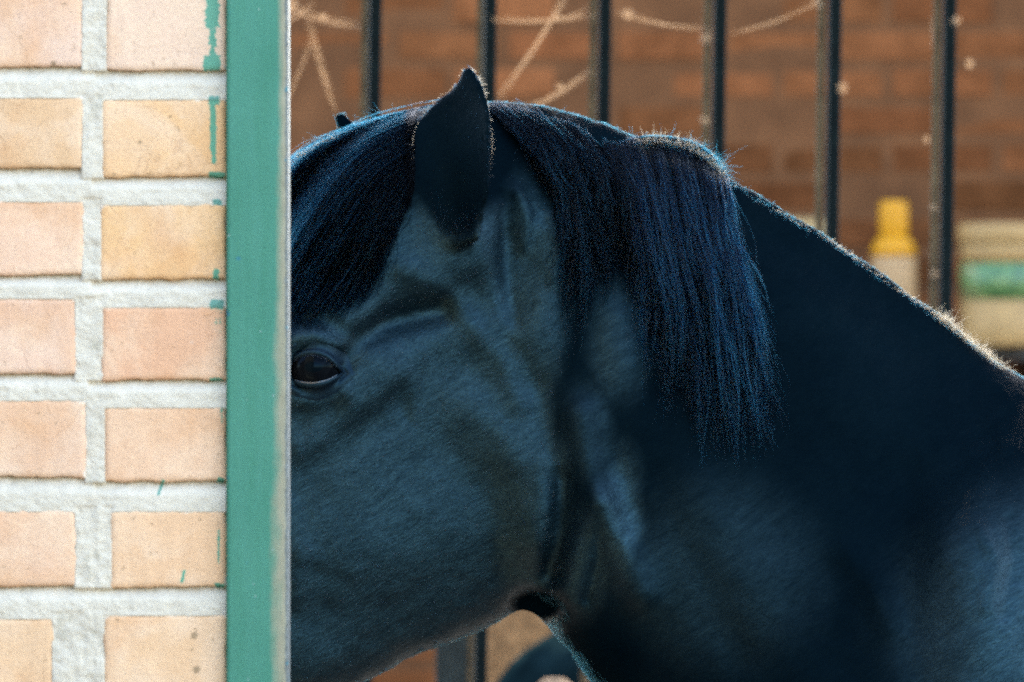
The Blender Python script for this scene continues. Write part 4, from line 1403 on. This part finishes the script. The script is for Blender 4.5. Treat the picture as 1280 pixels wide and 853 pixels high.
# upright fuzz and short broken hairs along the crest, catching the sun
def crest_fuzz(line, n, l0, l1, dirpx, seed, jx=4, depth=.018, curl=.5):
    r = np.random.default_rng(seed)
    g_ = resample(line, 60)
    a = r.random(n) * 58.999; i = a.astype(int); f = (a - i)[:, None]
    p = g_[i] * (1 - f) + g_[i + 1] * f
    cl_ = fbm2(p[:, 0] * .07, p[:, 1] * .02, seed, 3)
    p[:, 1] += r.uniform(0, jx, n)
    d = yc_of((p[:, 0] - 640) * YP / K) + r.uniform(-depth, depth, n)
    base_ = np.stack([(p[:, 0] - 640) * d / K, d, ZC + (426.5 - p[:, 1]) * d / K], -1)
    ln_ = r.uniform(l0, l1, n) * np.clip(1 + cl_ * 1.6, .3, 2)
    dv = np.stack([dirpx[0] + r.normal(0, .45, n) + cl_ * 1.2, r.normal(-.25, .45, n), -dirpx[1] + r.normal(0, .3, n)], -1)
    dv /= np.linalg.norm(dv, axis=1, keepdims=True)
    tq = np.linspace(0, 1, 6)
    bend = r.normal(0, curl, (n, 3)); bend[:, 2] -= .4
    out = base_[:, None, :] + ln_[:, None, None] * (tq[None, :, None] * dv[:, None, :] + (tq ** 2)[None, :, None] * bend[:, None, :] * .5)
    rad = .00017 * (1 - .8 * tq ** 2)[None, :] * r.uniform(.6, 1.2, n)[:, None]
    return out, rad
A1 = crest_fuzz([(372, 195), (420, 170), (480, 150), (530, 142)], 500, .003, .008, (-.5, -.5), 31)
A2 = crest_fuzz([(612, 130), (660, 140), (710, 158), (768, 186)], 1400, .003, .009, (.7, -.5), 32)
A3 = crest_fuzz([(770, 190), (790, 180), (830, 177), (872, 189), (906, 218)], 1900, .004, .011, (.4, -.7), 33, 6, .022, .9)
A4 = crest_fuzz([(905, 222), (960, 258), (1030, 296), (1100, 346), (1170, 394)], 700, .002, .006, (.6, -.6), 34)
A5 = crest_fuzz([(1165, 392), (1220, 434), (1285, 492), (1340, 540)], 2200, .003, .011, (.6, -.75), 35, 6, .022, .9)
A6 = crest_fuzz([(517, 200), (517, 172), (526, 148), (545, 124), (566, 110), (578, 88), (587, 82)], 80, .001, .004, (-.6, -.6), 36, 2, .004, .3)
A7 = crest_fuzz([(587, 82), (602, 105), (613, 146), (614, 185), (609, 235)], 170, .001, .005, (.7, -.4), 37, 2, .004, .3)
B1 = crest_fuzz([(366, 200), (420, 168), (480, 146), (530, 136)], 220, .006, .016, (-.8, -.1), 41, 10, .03, 1.0)
B2 = crest_fuzz([(612, 132), (660, 140), (710, 158), (772, 190)], 260, .006, .016, (.8, .1), 42, 10, .03, 1.0)
B3 = crest_fuzz([(770, 192), (790, 180), (830, 177), (872, 189), (906, 218)], 420, .005, .014, (.5, -.4), 43, 10, .03, 1.2)
B4 = crest_fuzz([(905, 224), (960, 256), (1030, 296), (1100, 346), (1170, 396), (1220, 436), (1290, 498)], 900, .004, .008, (.7, .1), 44, 6, .03, .8)
hair_obj("flyaway_hair", np.concatenate([a[0] for a in (B1, B2, B3, B4)]), np.concatenate([a[1] for a in (B1, B2, B3, B4)]), M_MANE)
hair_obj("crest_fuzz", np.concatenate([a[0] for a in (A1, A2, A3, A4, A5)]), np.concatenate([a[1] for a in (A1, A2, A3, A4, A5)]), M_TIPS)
def shift_ear(a):
    p = a[0].copy(); p[:, :, 1] += EARD - .012 - YP; s = (EARD - .012) / YP
    p[:, :, 0] *= s; p[:, :, 2] = ZC + (p[:, :, 2] - ZC) * s
    return p
E1 = crest_fuzz([(546, 286), (565, 292), (598, 280)], 70, .025, .055, (.05, -1), 51, 6, .006, .25)
def to_ear(a):
    p = a[0].copy(); p[:, :, 1] += EARD - .022 - YP; s_ = (EARD - .022) / YP
    p[:, :, 0] *= s_; p[:, :, 2] = ZC + (p[:, :, 2] - ZC) * s_
    return p
hair_obj("ear_tuft", to_ear(E1), E1[1] * .9, M_MANE)
hair_obj("ear_fringe", np.concatenate([shift_ear(A6), shift_ear(A7)]), np.concatenate([A6[1], A7[1]]), M_TIPS)

# ---- tail (out of the picture, so the horse is whole)
r = np.random.default_rng(5)
nt_ = 700; tq = np.linspace(0, 1, 12)
a = r.normal(0, 1, (nt_, 2)) * .018
tp = np.zeros((nt_, 12, 3))
tp[:, :, 0] = 1.93 + a[:, :1] + .10 * np.sin(tq * 2.2)[None, :] + r.normal(0, .03, (nt_, 1)) * tq
tp[:, :, 1] = YP + a[:, 1:] + r.normal(0, .035, (nt_, 1)) * tq
tp[:, :, 2] = 1.22 + .03 * np.sin(tq * 4)[None, :] - tq[None, :] ** 1.2 * r.uniform(.6, .95, (nt_, 1))
hair_obj("tail", tp, np.full((nt_, 12), .0008), M_MANE)

# ---- hooves
for A, B, ra, rb in LEGS:
    if abs(B[2] - .03) < 1e-6:
        h = lathe("hoof", [(.066, 0), (.064, .012), (.052, .055), (.046, .066)], simple("hoof_horn", (.03, .028, .026), .5), horse, Vector((B[0] - .008, B[1], 0.002)) - hoff, 20)

# ---- eye, lids and lashes
t = MT("dark_eye")
v = t.coords('Object')
sx = t.n("ShaderNodeSeparateXYZ"); t.l(v, sx.inputs[0])
ln_ = t.n("ShaderNodeVectorMath", operation='LENGTH')
mp = t.mapping(v, (1 / .012, 0, 1 / .007)); t.l(mp, ln_.inputs[0])
t.l(t.ramp(ln_.outputs['Value'], [(.75, (.0008, .002, .003)), (.85, (.0026, .0026, .003)), (1.0, (.002, .0024, .003))]), t.p.inputs['Base Color'])
t.set(Roughness=.05)
t.p.inputs['Specular IOR Level'].default_value = .035
t.p.inputs['Specular Tint'].default_value = (.42, .74, 1.0, 1)
M_EYE = t.m
bm = bmesh.new(); bmesh.ops.create_uvsphere(bm, u_segments=48, v_segments=32, radius=EYE_R)
for q_ in bm.verts:
    if q_.co.y < -.6 * EYE_R: q_.co.y -= .0022 * ((-q_.co.y / EYE_R - .6) / .4) ** 1.5
eye = bm_obj("eye", bm, M_EYE, horse, True, EYE - hoff)

UP = [(352, 468), (359, 458), (369, 449), (382, 443.5), (397, 443), (410, 448.5), (419, 457), (427, 466)]
LO = [(427, 466), (418, 471.5), (407, 477), (394, 480), (379, 479), (365, 475), (352, 468)]
up_ = resample(UP, 40); lo_ = resample(LO, 40)
ring0 = np.concatenate([up_[:-1], lo_[:-1]])
ctr = np.array([393, 461.0])
def sph_depth(p, rr):
    x_ = (p[:, 0] - 393) * EYE_Y / K; z_ = (p[:, 1] - 459) * EYE_Y / K
    q_ = rr * rr - x_ * x_ - z_ * z_
    return EYE_Y - np.sqrt(np.clip(q_, 1e-8, None)), q_ > (rr * .25) ** 2
ang = np.arctan2(ring0[:, 1] - ctr[1], ring0[:, 0] - ctr[0])
nrm2 = (ring0 - ctr) / np.linalg.norm(ring0 - ctr, axis=1, keepdims=True)
nrm2[:, 1] *= 1.15
isup = (nrm2[:, 1] < 0)
prof = [(-1.5, .0002, 0), (0.5, .0018, 0), (2.5, .0030, .0), (4.6, .0026, .0), (6.0, .0010, .0), (8.0, .0010, .001), (11, .0026, .002), (14, .0026, .0016), (18, .0014, .0004), (22, .0002, -.0016), (27, -.002, -.004)]
rings = []
for (off, lift_, sk_) in prof:
    rp = ring0 + nrm2 * off
    wob = fbm2(np.cos(ang) * 2.5 + off * .02, np.sin(ang) * 2.5, 3, 2) * min(1, max(0, off) / 10) * 3
    rp = rp + nrm2 * wob[:, None]
    sdp = DM.at(rp[:, 0], rp[:, 1], False) - sk_
    ed, okk = sph_depth(rp, EYE_R + lift_ + .0006)
    wgt = smooth01((off - 3) / 15.0)
    dpt = np.where(okk, ed * (1 - wgt) + np.minimum(sdp, ed + .02) * wgt, sdp - lift_ * (1 - wgt))
    dpt = np.minimum(dpt, sdp + .004) if off > 8 else dpt
    rings.append(np.stack([(rp[:, 0] - 640) * dpt / K, dpt, ZC + (426.5 - rp[:, 1]) * dpt / K], -1))
Vl = np.concatenate(rings); nr = len(ring0)
Fl = []
for i in range(len(prof) - 1):
    for k in range(nr):
        Fl.append((i * nr + k, i * nr + (k + 1) % nr, (i + 1) * nr + (k + 1) % nr, (i + 1) * nr + k))
t = MT("eyelid_skin")
v = t.coords('Object')
t.l(t.ramp(t.noise(v, 60, 4), [(.3, (.0008, .0025, .0055)), (.7, (.0018, .0045, .008))]), t.p.inputs['Base Color'])
t.set(Roughness=.45)
t.p.inputs['Specular IOR Level'].default_value = .2
t.p.inputs['Specular Tint'].default_value = (.40, .82, .93, 1)
t.l(t.bump(t.math('ADD', t.noise(v, 500, 4, .6), t.noise(v, 130, 3)), .4, .0012), t.p.inputs['Normal'])
lid = mesh_obj("eyelids", Vl - np.array(EYE), np.array(Fl), t.m, eye, True)
# wet rim of the lower lid
wet = resample([(422, 468), (413, 473.5), (403, 477), (392, 478.8), (378, 478), (366, 474)], 24)
dpt, _ = sph_depth(wet, EYE_R + .0014)
pts = [Vector(((a_[0] - 640) * d_ / K, d_, ZC + (426.5 - a_[1]) * d_ / K)) - EYE for a_, d_ in zip(wet, dpt)]
vs2, fs2 = tube_mesh([(pts, [.0003 + .0006 * math.sin(math.pi * i / 23) for i in range(24)])], 8)
t = MT("tear_film"); t.set(Base_Color=(.03, .04, .045, 1), Roughness=.08); t.p.inputs['Coat Weight'].default_value = .4
mesh_obj("tear_line", vs2, fs2, t.m, eye, True)
# lashes
r = np.random.default_rng(9)
nl = 130
k_ = r.integers(4, 34, nl)
lp = up_[k_] + r.normal(0, .6, (nl, 2))
ld, _ = sph_depth(lp, EYE_R + .0022)
tq = np.linspace(0, 1, 6)
lash = np.zeros((nl, 6, 3))
ln2 = r.uniform(.008, .018, nl)
lash[:, :, 0] = ((lp[:, 0] - 640) * ld / K)[:, None] + ln2[:, None] * tq * (.35 * (lp[:, 0] - 392) / 40 + r.normal(0, .15, nl))[:, None]
lash[:, :, 1] = ld[:, None] - ln2[:, None] * tq * .8
lash[:, :, 2] = (ZC + (426.5 - lp[:, 1]) * ld / K)[:, None] - ln2[:, None] * (tq * .45 - .25 * tq ** 2)
hair_obj("eyelashes", lash, np.full((nl, 6), .00013) * (1 - .7 * tq), M_MANE)
print("horse done", round(_t.time() - _t0, 1))
